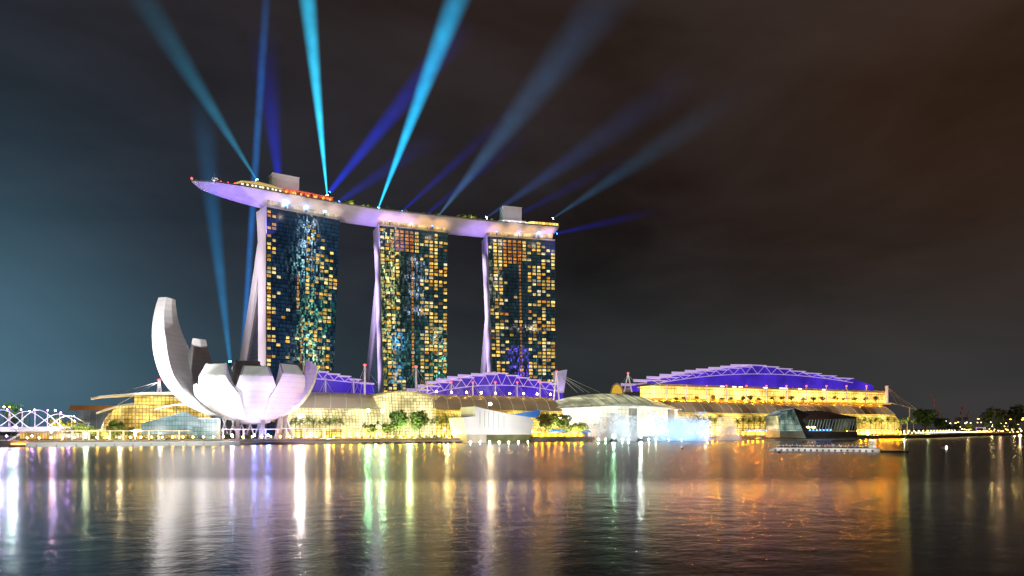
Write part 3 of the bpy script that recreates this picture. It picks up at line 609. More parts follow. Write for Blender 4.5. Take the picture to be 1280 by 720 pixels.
mb = MB(); mb.loft([[(u, vf(t) - 2.4, zf(t) - .2), (u, vf(t) - 1.6, zf(t) - .2), (u, vf(t) - 1.6, zf(t) + .9), (u, vf(t) - 2.4, zf(t) + .9)] for t, u in zip(ts, us)]); mb.build('fascia', M['stone'], T)
for px in (791, 838):
    q = PV(px, 530, 19 if px < 800 else 30); mb = MB(); mb.box((q.x, q.y, 14.6), (6.0, 3, 22)); mb.build('pier', M['stone'], T)
# vaulted left end with blade-like roofs
u0, u1 = U(168, 50), U(262, 50); T = thing('mall_vault', 'golden barrel vault end of the mall under two long white blade roofs', 'mall', ((u0 + u1) / 2, 50, GZ))
rings = []; rr_ = 24.
for k in range(26):
    u = u0 - 19 + (u1 - u0 + 19) * k / 25; f = math.sqrt(max(.02, 1 - max(0, (u0 - u) / 19.5) ** 2))
    rings.append([(u, 56 - 26 * f * math.cos(math.pi * q / 12), GZ + 22.5 * f * math.sin(math.pi * q / 12) ** .8) for q in range(13)])
mb = MB(); mb.loft(rings, closed=True); mb.build('vault_glass', lit_glass('vault_glass_lit', (.9, .50, .06), (1, .76, .22), 1.5, 1.9, 2.3, .2, sample=True, nscale=.10, lo=.3, hi=1.3, dark=.35), T)
for k in range(2, 26, 3): mb = MB(); mb.tube([Vector(p) + Vector((0, -.2, .2)) for p in rings[k][:8]], .35, 5); mb.build('vault_rib', M['white_steel'], T)
a, b_ = U(168, 46), U(262, 46); z0, z1 = Zp(190, 506, 46), Zp(190, 495.5, 46)
mb = MB(); mb.box(((a + b_) / 2, 54, (z0 + z1) / 2), (b_ - a, 16, z1 - z0)); mb.build('upper_storey', M['mall_gold'], T)
def blade(pts, v0, v1, th):
    rg = []
    for (x, y), w_ in pts:
        p = PV(x, y, v0); rg.append([(p.x, v0, p.z), (p.x, v0 + (v1 - v0) * w_, p.z + .3), (p.x, v0 + (v1 - v0) * w_, p.z - th), (p.x, v0, p.z - th)])
    mb = MB(); mb.loft(rg); return mb
blade([((113.5, 497), .25), ((125, 494.6), .45), ((145, 493), .7), ((165, 491.4), .9), ((185, 490.2), 1), ((217, 490.2), 1), ((245, 492), 1), ((265, 495), 1)], 40, 66, 1.1).build('blade_roof', M['white'], T)
blade([((120, 515.6), .25), ((130, 511.5), .5), ((145, 507), .8), ((158, 504.8), 1), ((168, 504.4), 1)], 40, 60, 1.0).build('blade_roof', M['white'], T)
blade([((193, 511.5), .3), ((205, 507.5), .6), ((220, 505), 1), ((240, 505), 1), ((262, 509), .8)], 27, 46, .8).build('shell_roof', M['roof_pale'], T)

# ------------------------------------------------------------------ purple theatres with stepped roofs
def theatre(steps, ybot, chord, v, x0, x1, label, truss_d=9.0):
    uu = lambda x: U(x, v)
    T = thing('stepped_theatre', label, 'theatre', (uu((x0 + x1) / 2), v, 30), group='purple lit halls above the mall')
    mb = MB(); top = []
    for a, b_, y in steps: top += [(uu(a), Zp((a + b_) / 2, y, v) - .6)]; top += [(uu(b_) - .6, Zp((a + b_) / 2, y, v) - .6)]
    # keep x increasing
    tt = [top[0]]
    for p in top[1:]: tt.append((max(p[0], tt[-1][0] + .05), p[1]))
    zb = Zp((x0 + x1) / 2, ybot, v) - 3
    poly = [(uu(x0), v, zb)] + [(a, v, z) for a, z in tt] + [(uu(x1), v, max(zb + 2, tt[-1][1] - (6 if x1 > steps[-1][1] + 5 else 0))), (uu(x1), v, zb)]
    mb.slab(poly, (0, 8, 0)); mb.build('glass_wall', M['purple_wall'], T)  # back wall, not glazing; purple flood wash put into its emission
    cz = lambda x: Zp(x, chord(x), v)
    for k, (a, b_, y) in enumerate(steps):
        z = Zp((a + b_) / 2, y, v); ua, ub = uu(a), uu(b_)
        mb = MB(); rise = 2.2
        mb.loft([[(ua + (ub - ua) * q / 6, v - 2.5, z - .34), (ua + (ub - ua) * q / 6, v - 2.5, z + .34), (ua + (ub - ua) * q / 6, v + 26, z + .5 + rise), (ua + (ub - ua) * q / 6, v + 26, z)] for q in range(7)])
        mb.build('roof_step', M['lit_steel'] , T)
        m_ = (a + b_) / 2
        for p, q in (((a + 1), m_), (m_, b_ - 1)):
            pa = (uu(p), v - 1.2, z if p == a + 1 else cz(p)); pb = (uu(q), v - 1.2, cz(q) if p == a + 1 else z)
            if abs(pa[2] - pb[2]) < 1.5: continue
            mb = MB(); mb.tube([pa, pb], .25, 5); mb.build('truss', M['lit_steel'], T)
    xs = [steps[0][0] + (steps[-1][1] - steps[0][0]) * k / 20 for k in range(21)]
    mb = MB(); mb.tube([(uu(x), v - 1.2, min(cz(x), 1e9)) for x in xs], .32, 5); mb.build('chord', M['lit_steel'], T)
    return T
theatre([(366, 381, 459), (380, 396.5, 462), (395.6, 410.6, 465), (409.7, 424.7, 467.8), (423, 438.4, 470.6), (436, 451, 474.5), (450, 467, 479.4)], 499, lambda x: 472 + (x - 380) * .10, 90, 366, 468,
        'left purple lit hall stepping down to the right beside the lotus museum')
theatre([(521, 537, 487.8), (535, 550, 483), (545.6, 563.4, 478), (559, 576.6, 474.9), (573, 591.6, 471.9), (587, 606, 469.6), (604, 620, 468), (619, 634, 466.6), (632, 647, 469.4), (646, 661, 472.2), (659, 674, 475), (673, 688.5, 477.9), (687, 703.5, 480.3)], 503,
        lambda x: 481.5 + ((x - 622) / 80) ** 2 * 9, 90, 521, 704, 'purple lit hall rising to a low stepped peak in front of the smallest looking tower')
theatre([(796, 816, 481), (812, 833, 475.7), (829, 847.5, 471.8), (845.6, 863, 468.9), (861, 878.6, 466), (877.7, 894, 463.8), (892, 909, 462), (907.8, 924, 460), (923, 939, 458.4), (936, 956, 456.6), (954.5, 972, 458.4), (970.5, 988.7, 460.9), (986, 1005.4, 464), (1003, 1024.8, 466.6), (1022, 1044, 469.6), (1042, 1065, 472.7)], 489,
        lambda x: 467.5 + ((x - 945) / 140) ** 2 * 15, 92, 796, 1092, 'largest purple lit hall with a long stepped arc roof above the golden terrace')
# terrace storey under the largest hall
u0, u1 = U(812, 64), U(1109, 64); T = thing('terrace_storey', 'brightly lit golden terrace storey with planted trees under the largest purple hall', 'terrace', ((u0 + u1) / 2, 64, 35))
z0, z1 = Zp(985, 503, 64), Zp(985, 487.5, 64)
mb = MB(); mb.box(((u0 + u1) / 2, 72, (z0 + z1) / 2), (u1 - u0, 12, z1 - z0)); mb.build('glass_wall', M['terrace'], T)
mb = MB(); mb.box(((u0 + u1) / 2, 70, z1 + .9), (u1 - u0 + 3, 24, 1.8)); mb.build('roof_slab', M['roofing'], T)
mb = MB(); mb.box(((u0 + u1) / 2, 60, z0 + .5), (u1 - u0, .8, 1.6)); mb.build('balustrade', glow('balustrade_lit', (1, .42, .04), .8), T)
for x in (903, 918, 926, 957, 977, 982, 1000, 1030):
    p = PV(x, 487, 57.6); mb = MB(); mb.box((p.x, 57.7, z1 + 1.0), (4.5, .3, .9)); mb.build('light_strip', glow('strip_light', (1, .95, .9), 3) if 'strip_light' not in bpy.data.materials else bpy.data.materials['strip_light'], T)
# small golden arched house at the left end of the terrace
u0, u1 = U(763, 70), U(779, 70); zb, zt = Zp(770, 492, 70), Zp(770, 478.5, 70)
T = thing('arched_roof_house', 'small arched roof house with a golden window above the glass atrium roof', 'roof house', ((u0 + u1) / 2, 70, zb))
ar = [((u0 + u1) / 2 + (u1 - u0) / 2 * math.cos(math.pi * k / 10), 70, zb + (zt - zb) * math.sin(math.pi * k / 10)) for k in range(11)]
mb = MB(); mb.slab([((p[0] - (u0 + u1) / 2) * .82 + (u0 + u1) / 2, 69.4, zb + (p[2] - zb) * .84) for p in ar], (0, .5, 0)); mb.build('window', glow('arched_window_gold', (.9, .52, .06), .75), T)
mb = MB(); mb.loft([[(u + s, v_, z + s2) for u, v_, z in ar] + [(u, v_, z + s2 - 1) for u, v_, z in ar[::-1]] for s, s2 in ((0, 0),)] + [[(u + 18, v_ + 24, z) for u, v_, z in ar] + [(u + 18, v_ + 24, z - 1) for u, v_, z in ar[::-1]]]); mb.build('vaulted_roof', M['roof_pale'], T)
for x0_, x1_, y in ((793, 812, 484), (806, 830, 478), (822, 846, 474), (840, 862, 470.5)):
    ua, ub = U(x0_, 100), U(x1_, 100); z = Zp(x0_, y, 100)
    mb = MB(); mb.loft([[((ua + ub) / 2 + (ub - ua) / 2 * math.cos(math.pi * k / 8), v_, z - 4 + 5 * math.sin(math.pi * k / 8)) for k in range(9)] for v_ in (100, 122)]); mb.build('shell_roof', M['roof_pale'], T)
# leaning end fin
p = [PV(697.5, 464, 86), PV(709, 462, 86), PV(705, 491, 86), PV(699, 491, 86)]
mb = MB(); mb.slab(p, (0, 9, 0)); tag(mb.build('end_fin', M['end_wall'], origin=p[3]), 'leaning pale fin wall with a violet top between two purple halls', 'fin wall')
lamp('SPOT', PV(703, 500, 70), 26e3, (.55, .4, 1), PV(703, 470, 86), 60, .5, .5, 'fin_floodlight')

# ------------------------------------------------------------------ masts with stay cables
def mast(px, yt, yb, v, r, label, stays=(), frame=0, red=True, group='masts along the mall roof'):
    a, b_ = PV(px, yb, v), PV(px, yt, v)
    T = thing('stay_mast', label, 'mast', a, group=group)
    mb = MB()
    if frame:
        mb.tube([a + Vector((-frame, 0, 0)), b_], r, 6); mb.build('pole', M['mast'], T); mb = MB(); mb.tube([a + Vector((frame, 0, 0)), b_], r, 6); mb.build('pole', M['mast'], T)
    else: mb.tube([a, b_], r, 7); mb.build('pole', M['mast'], T)
    mb = MB(); mb.lathe(b_, [(0, -.2), (r * 1.5, .1), (r * 1.6, .8), (0, 1.3)], 8); mb.build('beacon', M['bulb_red'] if red else M['white_steel'], T)
    for x, y, vv in stays:
        mb = MB(); mb.tube([b_ + Vector((0, 0, -.6)), PV(x, y, vv)], .14, 4); mb.build('cable', M['white_steel'], T)
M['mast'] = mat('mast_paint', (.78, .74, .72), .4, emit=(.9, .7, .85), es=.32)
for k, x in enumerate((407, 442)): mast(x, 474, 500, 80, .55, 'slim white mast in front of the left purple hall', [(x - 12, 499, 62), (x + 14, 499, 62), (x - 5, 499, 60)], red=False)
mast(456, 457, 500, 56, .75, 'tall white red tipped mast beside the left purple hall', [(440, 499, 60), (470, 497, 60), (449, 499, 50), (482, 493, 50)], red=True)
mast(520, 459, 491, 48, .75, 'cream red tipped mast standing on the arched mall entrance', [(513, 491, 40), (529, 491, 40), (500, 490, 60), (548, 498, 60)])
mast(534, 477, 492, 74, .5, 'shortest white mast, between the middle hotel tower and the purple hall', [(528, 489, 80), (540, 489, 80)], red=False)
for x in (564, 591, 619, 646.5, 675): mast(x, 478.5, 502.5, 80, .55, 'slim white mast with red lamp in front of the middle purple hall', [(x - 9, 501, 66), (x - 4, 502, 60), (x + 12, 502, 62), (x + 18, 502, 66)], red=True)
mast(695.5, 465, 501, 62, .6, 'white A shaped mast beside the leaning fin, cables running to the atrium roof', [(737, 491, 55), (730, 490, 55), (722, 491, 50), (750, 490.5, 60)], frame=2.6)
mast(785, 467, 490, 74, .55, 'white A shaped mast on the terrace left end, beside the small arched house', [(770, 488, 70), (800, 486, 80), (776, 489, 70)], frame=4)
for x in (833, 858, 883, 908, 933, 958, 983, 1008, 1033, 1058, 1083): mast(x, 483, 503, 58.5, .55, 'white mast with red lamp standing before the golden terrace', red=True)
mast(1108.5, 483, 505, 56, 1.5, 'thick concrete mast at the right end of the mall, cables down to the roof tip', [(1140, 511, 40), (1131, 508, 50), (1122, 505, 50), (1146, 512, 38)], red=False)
mast(199, 476, 491, 50, .7, 'pair of red tipped poles holding the blade roof left of the lotus museum', [(141, 492.5, 50), (150, 491.5, 50), (168, 491, 50), (176, 490.5, 50), (147, 506, 50)], frame=1.0)
# roof tip canopy at the right end
mb = MB(); pts = [(1112, 503), (1124, 505.5), (1136, 509), (1147, 511.6)]
mb.loft([[PV(x, y, 40), PV(x, y + .2, 58), PV(x, y + 1.0, 58), PV(x, y + 1.0 + .0 * i, 40)] for i, (x, y) in enumerate(pts)]); q = PV(1120, 512, 42)
mb.tube([PV(1137, 521, 45), PV(1137, 510, 45)], .5, 6)
tag(mb.build('canopy_tip', M['roof_pale'], origin=q), 'pointed brown roof tip on one thin post at the right end of the mall', 'canopy')

# ------------------------------------------------------------------ museum-side glass wedge
v = 16; pts = [(176.5, 530), (204, 522.5), (231, 515), (236, 517.5), (262, 527), (262, 543), (176.5, 543)]
poly = [PV(x, y, v) for x, y in pts]
T = thing('glass_wedge', 'teal glass wedge pavilion with a sloping ridge, left of the museum columns', 'pavilion', PV(215, 543, v))
mb = MB(); mb.slab(poly, (0, 16, 0)); mb.build('glass_wall', M['teal_glass'], T)
mb = MB(); rf = [PV(x, y - .6, v - .8) for x, y in pts[:5]]; mb.loft([[p, p + Vector((0, 18, 0)), p + Vector((0, 18, -.6)), p + Vector((0, 0, -.6))] for p in rf]); mb.build('roof', mat('teal_roof', (.12, .2, .24), .4), T)
# far hall behind the bridge end
c = PD(120, 535, 540); T = thing('flat_roof_hall', 'grey glass hall with a wide flat brown roof behind the lime green tree', 'hall', (c.x, c.y, 0), MRZ)
mb = MB(); mb.box((2, 10, 13), (32, 20, 20)); mb.build('glass_wall', M['dim_glass'], T, local=True)
mb = MB(); mb.loft([[(x, -4, 23.0 + s), (x, 24, 23.0 + s), (x, 24, 26.6), (x, -2, 26.6)] for x, s in ((-18, 0), (22, 0))]); mb.build('flat_roof', mat('brown_roof', (.40, .24, .12), .6, vary=.1), T, local=True)
lamp('SPOT', PD(100, 520, 505), 22e3, (1, .62, .3), PD(112, 510, 536), 90, .8, 1., 'hall_floodlight')

# ------------------------------------------------------------------ blank white block and dark glass pavilion on the water
v = -14
pts = [(578.5, 522), (594, 520), (594, 508), (606, 511), (640, 518), (661, 521.5), (667, 526), (664, 543.2), (583, 543.2)]
T = thing('white_block', 'blank white angular block on a mossy base at the water edge', 'block', PV(625, 553, v))
mb = MB(); mb.slab([PV(x, y, v) for x, y in pts], (0, 26, 0)); mb.build('white_cladding', M['white'], T)
mb = MB(); mb.slab([PV(x, y, v + 1) for x, y in ((608, 543.3), (663.5, 543.3), (662, 556), (608, 556))], (0, 24, 0)); mb.build('base', mat('mossy_concrete', (.12, .13, .06), .8, vary=.4, vscale=.15), T)
mb = MB(); mb.slab([PV(x, y, v + .6) for x, y in ((583.5, 543.3), (608, 543.3), (608, 556), (585, 556))], (0, 24, 0)); mb.build('base', M['stone'], T)
mb = MB()
for q in (600, 606, 611, 617, 623, 630): p = PV(q, 512 + (q - 594) * .19, v - .1); mb.box((p.x, v - .06, p.z - 5), (.35, .12, 9 + (q * 7 % 5)))
mb.build('stain', mat('stain', (.36, .37, .33), .8), T)
for x in (590, 620, 652):
    p = PV(x, 552, v - 48); p.z = 1.2; lamp('SPOT', p, 72e3, (1, .97, .92), PV(x, 524, v), 70, .8, .6, 'block_floodlight')
# dark faceted pavilion
def facet(pts, off=0): return [PV(x, y, vv) for x, y, vv in pts]
vb = -22
a_ = dict(lb=PV(975, 546.6, vb), rb=PV(1008, 548, vb - 2), lt=PV(972.5, 519.7, vb), ap=PV(992, 510.5, vb + 4), l2=PV(974.6, 539, vb), r2=PV(1003.5, 538.6, vb - 1.2), bk=PV(1013, 518, vb + 10), md=PV(1000.5, 524.5, vb + 2))
T = thing('glass_pavilion', 'dark faceted glass pavilion with slanted mullions on its own islet by the water', 'pavilion', PV(1022, 549, vb))
M['pav_glass'] = lit_glass('pavilion_glass', (.06, .20, .21), (.40, .46, .34), 1.1, 2.3, 4.0, .12, nscale=.09, lo=.15, hi=1.3, dark=.5, base=(.02, .03, .03))
dv = Vector((0, 20, 0))
mb = MB(); mb.slab([a_['l2'], a_['r2'], a_['ap'], a_['lt']], (0, 14, 0)); mb.build('glass_wall', M['pav_glass'], T)
mb = MB(); mb.slab([a_['lb'], a_['rb'], a_['r2'], a_['l2']], (0, 16, 0)); mb.build('stone_base', mat('grey_stone', (.4, .4, .34), .6, vary=.15, vscale=.2), T)
mb = MB(); rd = [PV(1003.5, 538.6, vb - 1.2), PV(1008, 548, vb - 2), PV(1017, 547, vb + 1), PV(1000.5, 524.5, vb + 1), PV(992.2, 510.3, vb + 4), PV(1013, 518, vb + 6), PV(1003, 525, vb + 2)]
mb.slab([rd[0], rd[1], rd[2], PV(1011, 538.5, vb + 1), rd[6], rd[5], rd[4]], (0, 12, 0)); mb.build('roof_fold', mat('dark_roof', (.045, .04, .04), .45, vary=.3), T)
mb = MB(); mb.slab([PV(1001, 524.8, vb + 2), PV(1012, 518.4, vb + 2), PV(1026, 513.2, vb + 2), PV(1070.5, 521.2, vb + 2), PV(1070.5, 523, vb + 2)], (0, 22, 0)); mb.build('roof_fold', mat('brown_dark_roof', (.10, .06, .055), .5, vary=.3), T)
mb = MB(); gw = [PV(1001.5, 525, vb + 3), PV(1070.3, 523, vb + 3), PV(1071.3, 538.8, vb + 3), PV(1011, 538.6, vb + 3)]; mb.slab(gw[::-1], (0, 20, 0))
M['pav_dark'] = lit_glass('pavilion_dark_glass', (.012, .03, .035), (.10, .11, .06), .8, 5.5, 5.0, .06, nscale=.13, lo=.0, hi=1.4, dark=.6, base=(.015, .02, .02), cell=.9)
mb.build('glass_wall', M['pav_dark'], T)
mb = MB(); mb.slab([PV(1011, 538.7, vb + 2.4), PV(1071.5, 538.9, vb + 2.4), PV(1072, 546.4, vb + 2.4), PV(1016, 547.2, vb + 2.4)][::-1], (0, 20, 0)); mb.build('base_wall', mat('dark_stone', (.10, .085, .075), .6, vary=.2), T)
for k in range(17):
    x = 1009 + k * 3.7; mb = MB(); mb.tube([PV(x, 538, vb + 2.7), PV(x + 3.4, 524.6, vb + 2.7)], .28, 4); mb.build('mullion', M['white_steel'], T)
for k in range(7): p = PV(1012.5 + k * 4.3, 537.6, vb + 2.3); mb = MB(); mb.lathe(p, [(0, -.5), (.5, -.1), (.5, .3), (0, .6)], 8); mb.build('blue_lamp', M['bulb_blue'], T)
for k in range(2): p = PV(1010 + k * 7, 534, vb + 2.6); mb = MB(); mb.box(p, (4.2, .2, 1.3)); mb.build('light_strip', M['bulb'], T)
mb = MB(); p0_, p1_ = PV(966, 549, vb - 4), PV(1078, 548, vb - 4); mb.box(((p0_.x + p1_.x) / 2, vb + 9, .5), (p1_.x - p0_.x, 30, 1.2)); mb.build('islet', M['concrete'], T)

# ------------------------------------------------------------------ promenade shelters, hedges, kiosk
def shelter(x0, x1, y, posts, v, label):
    a, b_ = PV(x0, y, v), PV(x1, y, v); z = a.z
    T = thing('promenade_shelter', label, 'shelter', ((a.x + b_.x) / 2, v, GZ), group='flat roofed shelters along the promenade')
    mb = MB(); mb.box(((a.x + b_.x) / 2, v + 2.5, z), (b_.x - a.x, 6.5, .55)); mb.build('roof_slab', M['white'], T)
    for x in posts:
        for dv_ in (0, 5):
            p = PV(x, y, v); mb = MB(); mb.box((p.x, v + dv_, (GZ + z) / 2), (.75, .75, z - GZ)); mb.build('post', M['white'], T)
shelter(72, 237, 538.6, (78, 90, 104, 111, 122, 137, 154, 169, 186, 198, 224), 6, 'longest white flat roofed promenade shelter, in front of the golden vault')
shelter(277, 350, 536.6, (279, 305, 332, 347), 6, 'white promenade shelter in front of the museum columns')
shelter(352, 462, 535.6, (358, 382, 406, 432, 442, 457), 8, 'thin white promenade shelter right of the lotus museum, under the palms')
def hedge(x0, x1, v, h, label):
    a, b_ = PV(x0, 545, v), PV(x1, 545, v); T = thing('hedge', label, 'hedge', ((a.x + b_.x) / 2, v, GZ), group='clipped hedges along the promenade')
    rr = random.Random(int(x0)); mb = MB()
    leaf_cloud(mb, int((b_.x - a.x) * 16), lambda r: Vector((r.uniform(a.x, b_.x), v + r.uniform(-1.2, 1.2), GZ + h * r.random() ** .8)), .42, rr, 0, 1)
    mb.build('foliage', [M['hedge'], M['leaf']], T)
for x0, x1, l in ((108, 122, 'short clipped hedge behind the left shelter posts'), (124, 152, 'long clipped hedge under the left promenade shelter, before the golden vault'), (154, 172, 'clipped hedge left of the teal glass wedge'), (178, 213, 'clipped hedge under the teal glass wedge'), (232, 276, 'clipped hedge between the first two shelters'), (281, 304, 'clipped hedge under the museum, left of the blue lit column'), (307, 345, 'clipped hedge under the museum right half')):
    hedge(x0, x1, 11, 2.2, l)
hedge(448, 475, 16, 2.0, 'clipped hedge before the pale mall wing'); hedge(490, 566, 18, 1.6, 'low long hedge before the arched mall entrance')
a = PV(52, 549, 9); T = thing('kiosk', 'low timber kiosk glowing orange beside the bridge end', 'kiosk', (a.x, 9, GZ))
mb = MB(); mb.box((a.x, 13, GZ + 2), (20, 7, 4)); mb.build('lit_front', lit_glass('kiosk_lit', (1, .42, .04), (1, .72, .22), 1.0, 1.3, 4.0, .22, sample=False, nscale=.2, lo=.5, hi=1.2, dark=.2), T)
mb = MB(); mb.box((a.x, 13, GZ + 4.3), (23, 9, .5)); mb.build('roof', M['stone'], T)
# market stall with pale curtains right of it
a = PV(90, 549, 9); T = thing('market_stall', 'row stall with pale lit curtains under the left shelter end', 'stall', (a.x, 11, GZ))
mb = MB(); mb.box((a.x, 12, GZ + 1.7), (17, 4, 3.4)); mb.build('lit_front', lit_glass('stall_lit', (1, .66, .34), (1, .92, .8), 1.1, 1.6, 6.0, .25, nscale=.3, lo=.5, hi=1.2, dark=.25), T)
mb = MB(); mb.box((a.x, 12, GZ + 3.6), (18, 5, .3)); mb.build('roof', M['white'], T)

# ------------------------------------------------------------------ helix footbridge
c0, c1 = PD(112, 535, 432), PD(-95, 535, 392); c0.z = 14.6; c1.z = 14.0
ax = (c1 - c0); LB = ax.length; ax = ax.normalized(); sd = Vector((-ax.y, ax.x, 0)).normalized()
T = thing('helix_footbridge', 'white tubular double helix footbridge with violet lights at the left edge', 'footbridge', (c0.x, c0.y, 0))
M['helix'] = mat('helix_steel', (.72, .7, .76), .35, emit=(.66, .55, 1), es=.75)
rad = lambda s: 5.9 * (1 if s > 26 else .30 + .70 * math.sin(math.pi / 2 * s / 26))
cen = lambda s: c0 + ax * s + Vector((0, 0, -(5.9 - rad(s)) * .75))
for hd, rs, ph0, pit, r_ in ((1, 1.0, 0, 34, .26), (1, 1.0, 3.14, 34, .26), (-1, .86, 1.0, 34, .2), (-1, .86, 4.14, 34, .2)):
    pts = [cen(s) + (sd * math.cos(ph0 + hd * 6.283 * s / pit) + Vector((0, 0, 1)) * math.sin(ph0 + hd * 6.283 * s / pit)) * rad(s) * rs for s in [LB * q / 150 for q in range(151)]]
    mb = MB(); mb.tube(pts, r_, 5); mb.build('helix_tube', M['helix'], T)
for k in range(int(LB / 6)):
    s = 3 + k * 6; mb = MB(); mb.tube([cen(s) + (sd * math.cos(6.283 * q / 16) + Vector((0, 0, 1)) * math.sin(6.283 * q / 16)) * rad(s) * .93 for q in range(17)], .10, 4, cap=False); mb.build('hoop', M['helix'], T)
mb = MB(); mb.loft([[c0 + ax * s + sd * w_ + Vector((0, 0, z)) for w_, z in ((-3, -6.4), (3, -6.4), (3.4, -5.2), (-3.4, -5.2))] for s in (-6, LB)]); mb.build('deck', M['white_steel'], T)
mb = MB()
for s_ in (-3.3, 3.3): mb.loft([[c0 + ax * s + sd * s_ + Vector((0, 0, z)) for z in (-5.1, -3.7)] + [c0 + ax * s + sd * (s_ + .1) + Vector((0, 0, z)) for z in (-3.7, -5.1)] for s in (0, LB)])
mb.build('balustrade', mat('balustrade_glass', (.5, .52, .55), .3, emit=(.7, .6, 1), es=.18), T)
for k in range(16):
    s = 8 + k * 6.4; q = cen(s) + Vector((0, 0, rad(s) + .1)) - sd * 0; mb = MB(); mb.lathe(q, [(0, -.3), (.36, 0), (.3, .3), (0, .45)], 8); mb.build('violet_lamp', M['bulb_violet'] if k % 3 else M['bulb_white'], T)
for s in (44, 96):
    b_ = c0 + ax * s; b_.z = 0
    for d_, w_ in ((-12, -2.5), (12, -2.5), (-12, 2.5), (12, 2.5)):
        mb = MB(); mb.tube([b_ + Vector((0, 0, -.5)), c0 + ax * (s + d_) + sd * w_ + Vector((0, 0, -6.2))], .5, 8); mb.build('raking_leg', M['white_steel'], T)
    mb = MB(); mb.lathe(b_, [(0, -1), (3, -.8), (3, .9), (2.4, 1.2), (0, 1.2)], 14); mb.build('pile_cap', M['concrete'], T)
p = PD(30, 545, 400); p.z = 6; lamp('POINT', p, 9e3, (.65, .5, 1), size=1.0, name='bridge_lamp')
p = PD(0, 530, 398); p.z = 13; lamp('POINT', p, 9e3, (.75, .62, 1), size=1.0, name='bridge_lamp')
p = PD(66, 525, 415); p.z = 13; lamp('POINT', p, 6e3, (.65, .5, 1), size=1.0, name='bridge_lamp')
# two boats moored under the bridge
def boat(x, Y, L, hullm, label, lit):
    b_ = PD(x, 535, Y); T = thing('moored_boat', label, 'boat', (b_.x, b_.y, 0), MRZ)
    mb = MB(); mb.loft([[(s * L, -w_, .1 + .2 * abs(s)), (s * L, w_, .1 + .2 * abs(s)), (s * L, w_ * 1.25, 1.1 + .8 * s * s), (s * L, -w_ * 1.25, 1.1 + .8 * s * s)] for s, w_ in ((-.5, .5), (-.35, 1.3), (0, 1.6), (.3, 1.2), (.5, .15))]); mb.build('hull', hullm, T, local=True)
    mb = MB(); mb.box((-.05 * L, 0, 3.0), (L * .62, 3.0, .22)); mb.build('canopy', lit, T, local=True)
    for sx in (-.3, .2):
        for sy in (-1.2, 1.2): mb = MB(); mb.tube([(sx * L, sy, 1), (sx * L, sy, 3)], .08, 4); mb.build('post', M['white_steel'], T, local=True)
    mb = MB(); mb.box((-.05 * L, 0, 1.5), (L * .5, 2.2, .5)); mb.build('cabin', M['bulb_orange'] if lit is not M['concrete'] else M['dark'], T, local=True)
M['boat_red'] = mat('boat_red', (.45, .12, .05), .5)
boat(25, 388, 13, M['boat_red'], 'red hulled tour boat with a glowing orange cabin under the helix footbridge', mat('boat_canopy', (.5, .2, .08), .6, emit=(1, .4, .08), es=.3))
boat(46, 396, 7, M['dark'], 'small dark moored boat right of the red tour boat', M['concrete'])

# ------------------------------------------------------------------ trees and palms
def put(o, px, v, s=1., rz=None, label=None, z=GZ, first=False):
    q = PV(px, 540, v); t = o if first else dup(o, label=label); t.location = (q.x, v, z); t.scale = (s, s, s); t.rotation_euler = (0, 0, rz if rz is not None else (px * 1.7) % 6.28)
    if label: t['label'] = label
    return t
tr = make_tree('round_tree', 15, 6.3, 11, M['leaf_dark'], M['leaf'], 'x', group='round crowned promenade trees', nleaf=2600, ls=.55)
put(tr, 500, 20, 1.2, label='round dark green tree before the arched mall entrance, left of its twin', first=True)
put(tr, 524.5, 20, 1.18, 2.0, 'round dark green tree before the arched mall entrance, right of its twin')
put(tr, 683, 14, 1.12, 3.1, 'round green tree just right of the blank white block')
put(tr, 702, 14, 1.08, 4.2, 'bluish green narrow round tree between the white block tree and the atrium')
tr2 = make_tree('low_tree', 11, 5.6, 17, M['leaf'], M['leaf_lime'], 'x', group='low spreading promenade trees', nleaf=1800, ls=.5)
put(tr2, 725, 14, .95, label='low yellow lit tree at the left edge of the fountain spray', first=True)
put(tr2, 714, 13, .8, label='smaller low tree squeezed between two trees beside the fountain')
put(tr2, 484, 18, .85, label='yellow lit low tree touching the left round dark tree')
put(tr2, 464, 16, .80, label='pale lit low tree before the pale mall wing, under two white floodlights')
put(tr2, 147, 24, .72, label='low tree in front of the golden vault, dark against its glass')
put(tr2, 143, 28, .95, 1.2, label='taller dark tree at the rounded end of the golden vault')
put(tr2, 161, 22, .62, 2.1, label='small tree before the golden vault middle, right of the low tree')
tr3 = make_tree('lime_tree', 12, 7.2, 23, M['leaf_lime'], M['leaf'], 'bright lime lit spreading tree between the footbridge end and the flat roofed hall', nleaf=1500)
put(tr3, 104, 26, .9, first=True)
tr3b = make_tree('lime_tree', 9, 4.5, 29, M['leaf_lime'], M['leaf'], 'x', nleaf=600)
for k, (x, v, s, l) in enumerate(((88, 22, .8, 'smaller lime lit tree nestled against the footbridge end'), (72, 60, 1.35, 'orange lit tree seen through the top of the footbridge helix'), (84, 64, 1.25, 'orange lit tree at the tapering end of the footbridge helix'), (120, 20, .7, 'small lime lit tree in front of the flat roofed hall'))):
    put(tr3b, x, v, s, label=l, first=(k == 0))
pm = make_palm('promenade_palm', 10.5, 4.2, 41, M['leaf'], 'x', group='palms along the promenade')
pn = 0
def palms(xs, v, s, label, m=None):
    global pn
    for k, x in enumerate(xs):
        t = put(pm, x, v + (k * 37 % 5), s * 1.15 * (.9 + .2 * ((k * 53 % 7) / 7)), label=label, first=(pn == 0)); pn += 1
palms((364, 369, 376, 385, 392), 24, .92, 'slender palm beside the dazzling floodlight right of the lotus museum')
palms((400, 406, 412, 419, 426), 22, .92, 'dark palm in front of the pale mall wing')
palms((455, 472), 20, .8, 'palm before the pale mall wing next to the white floodlights')
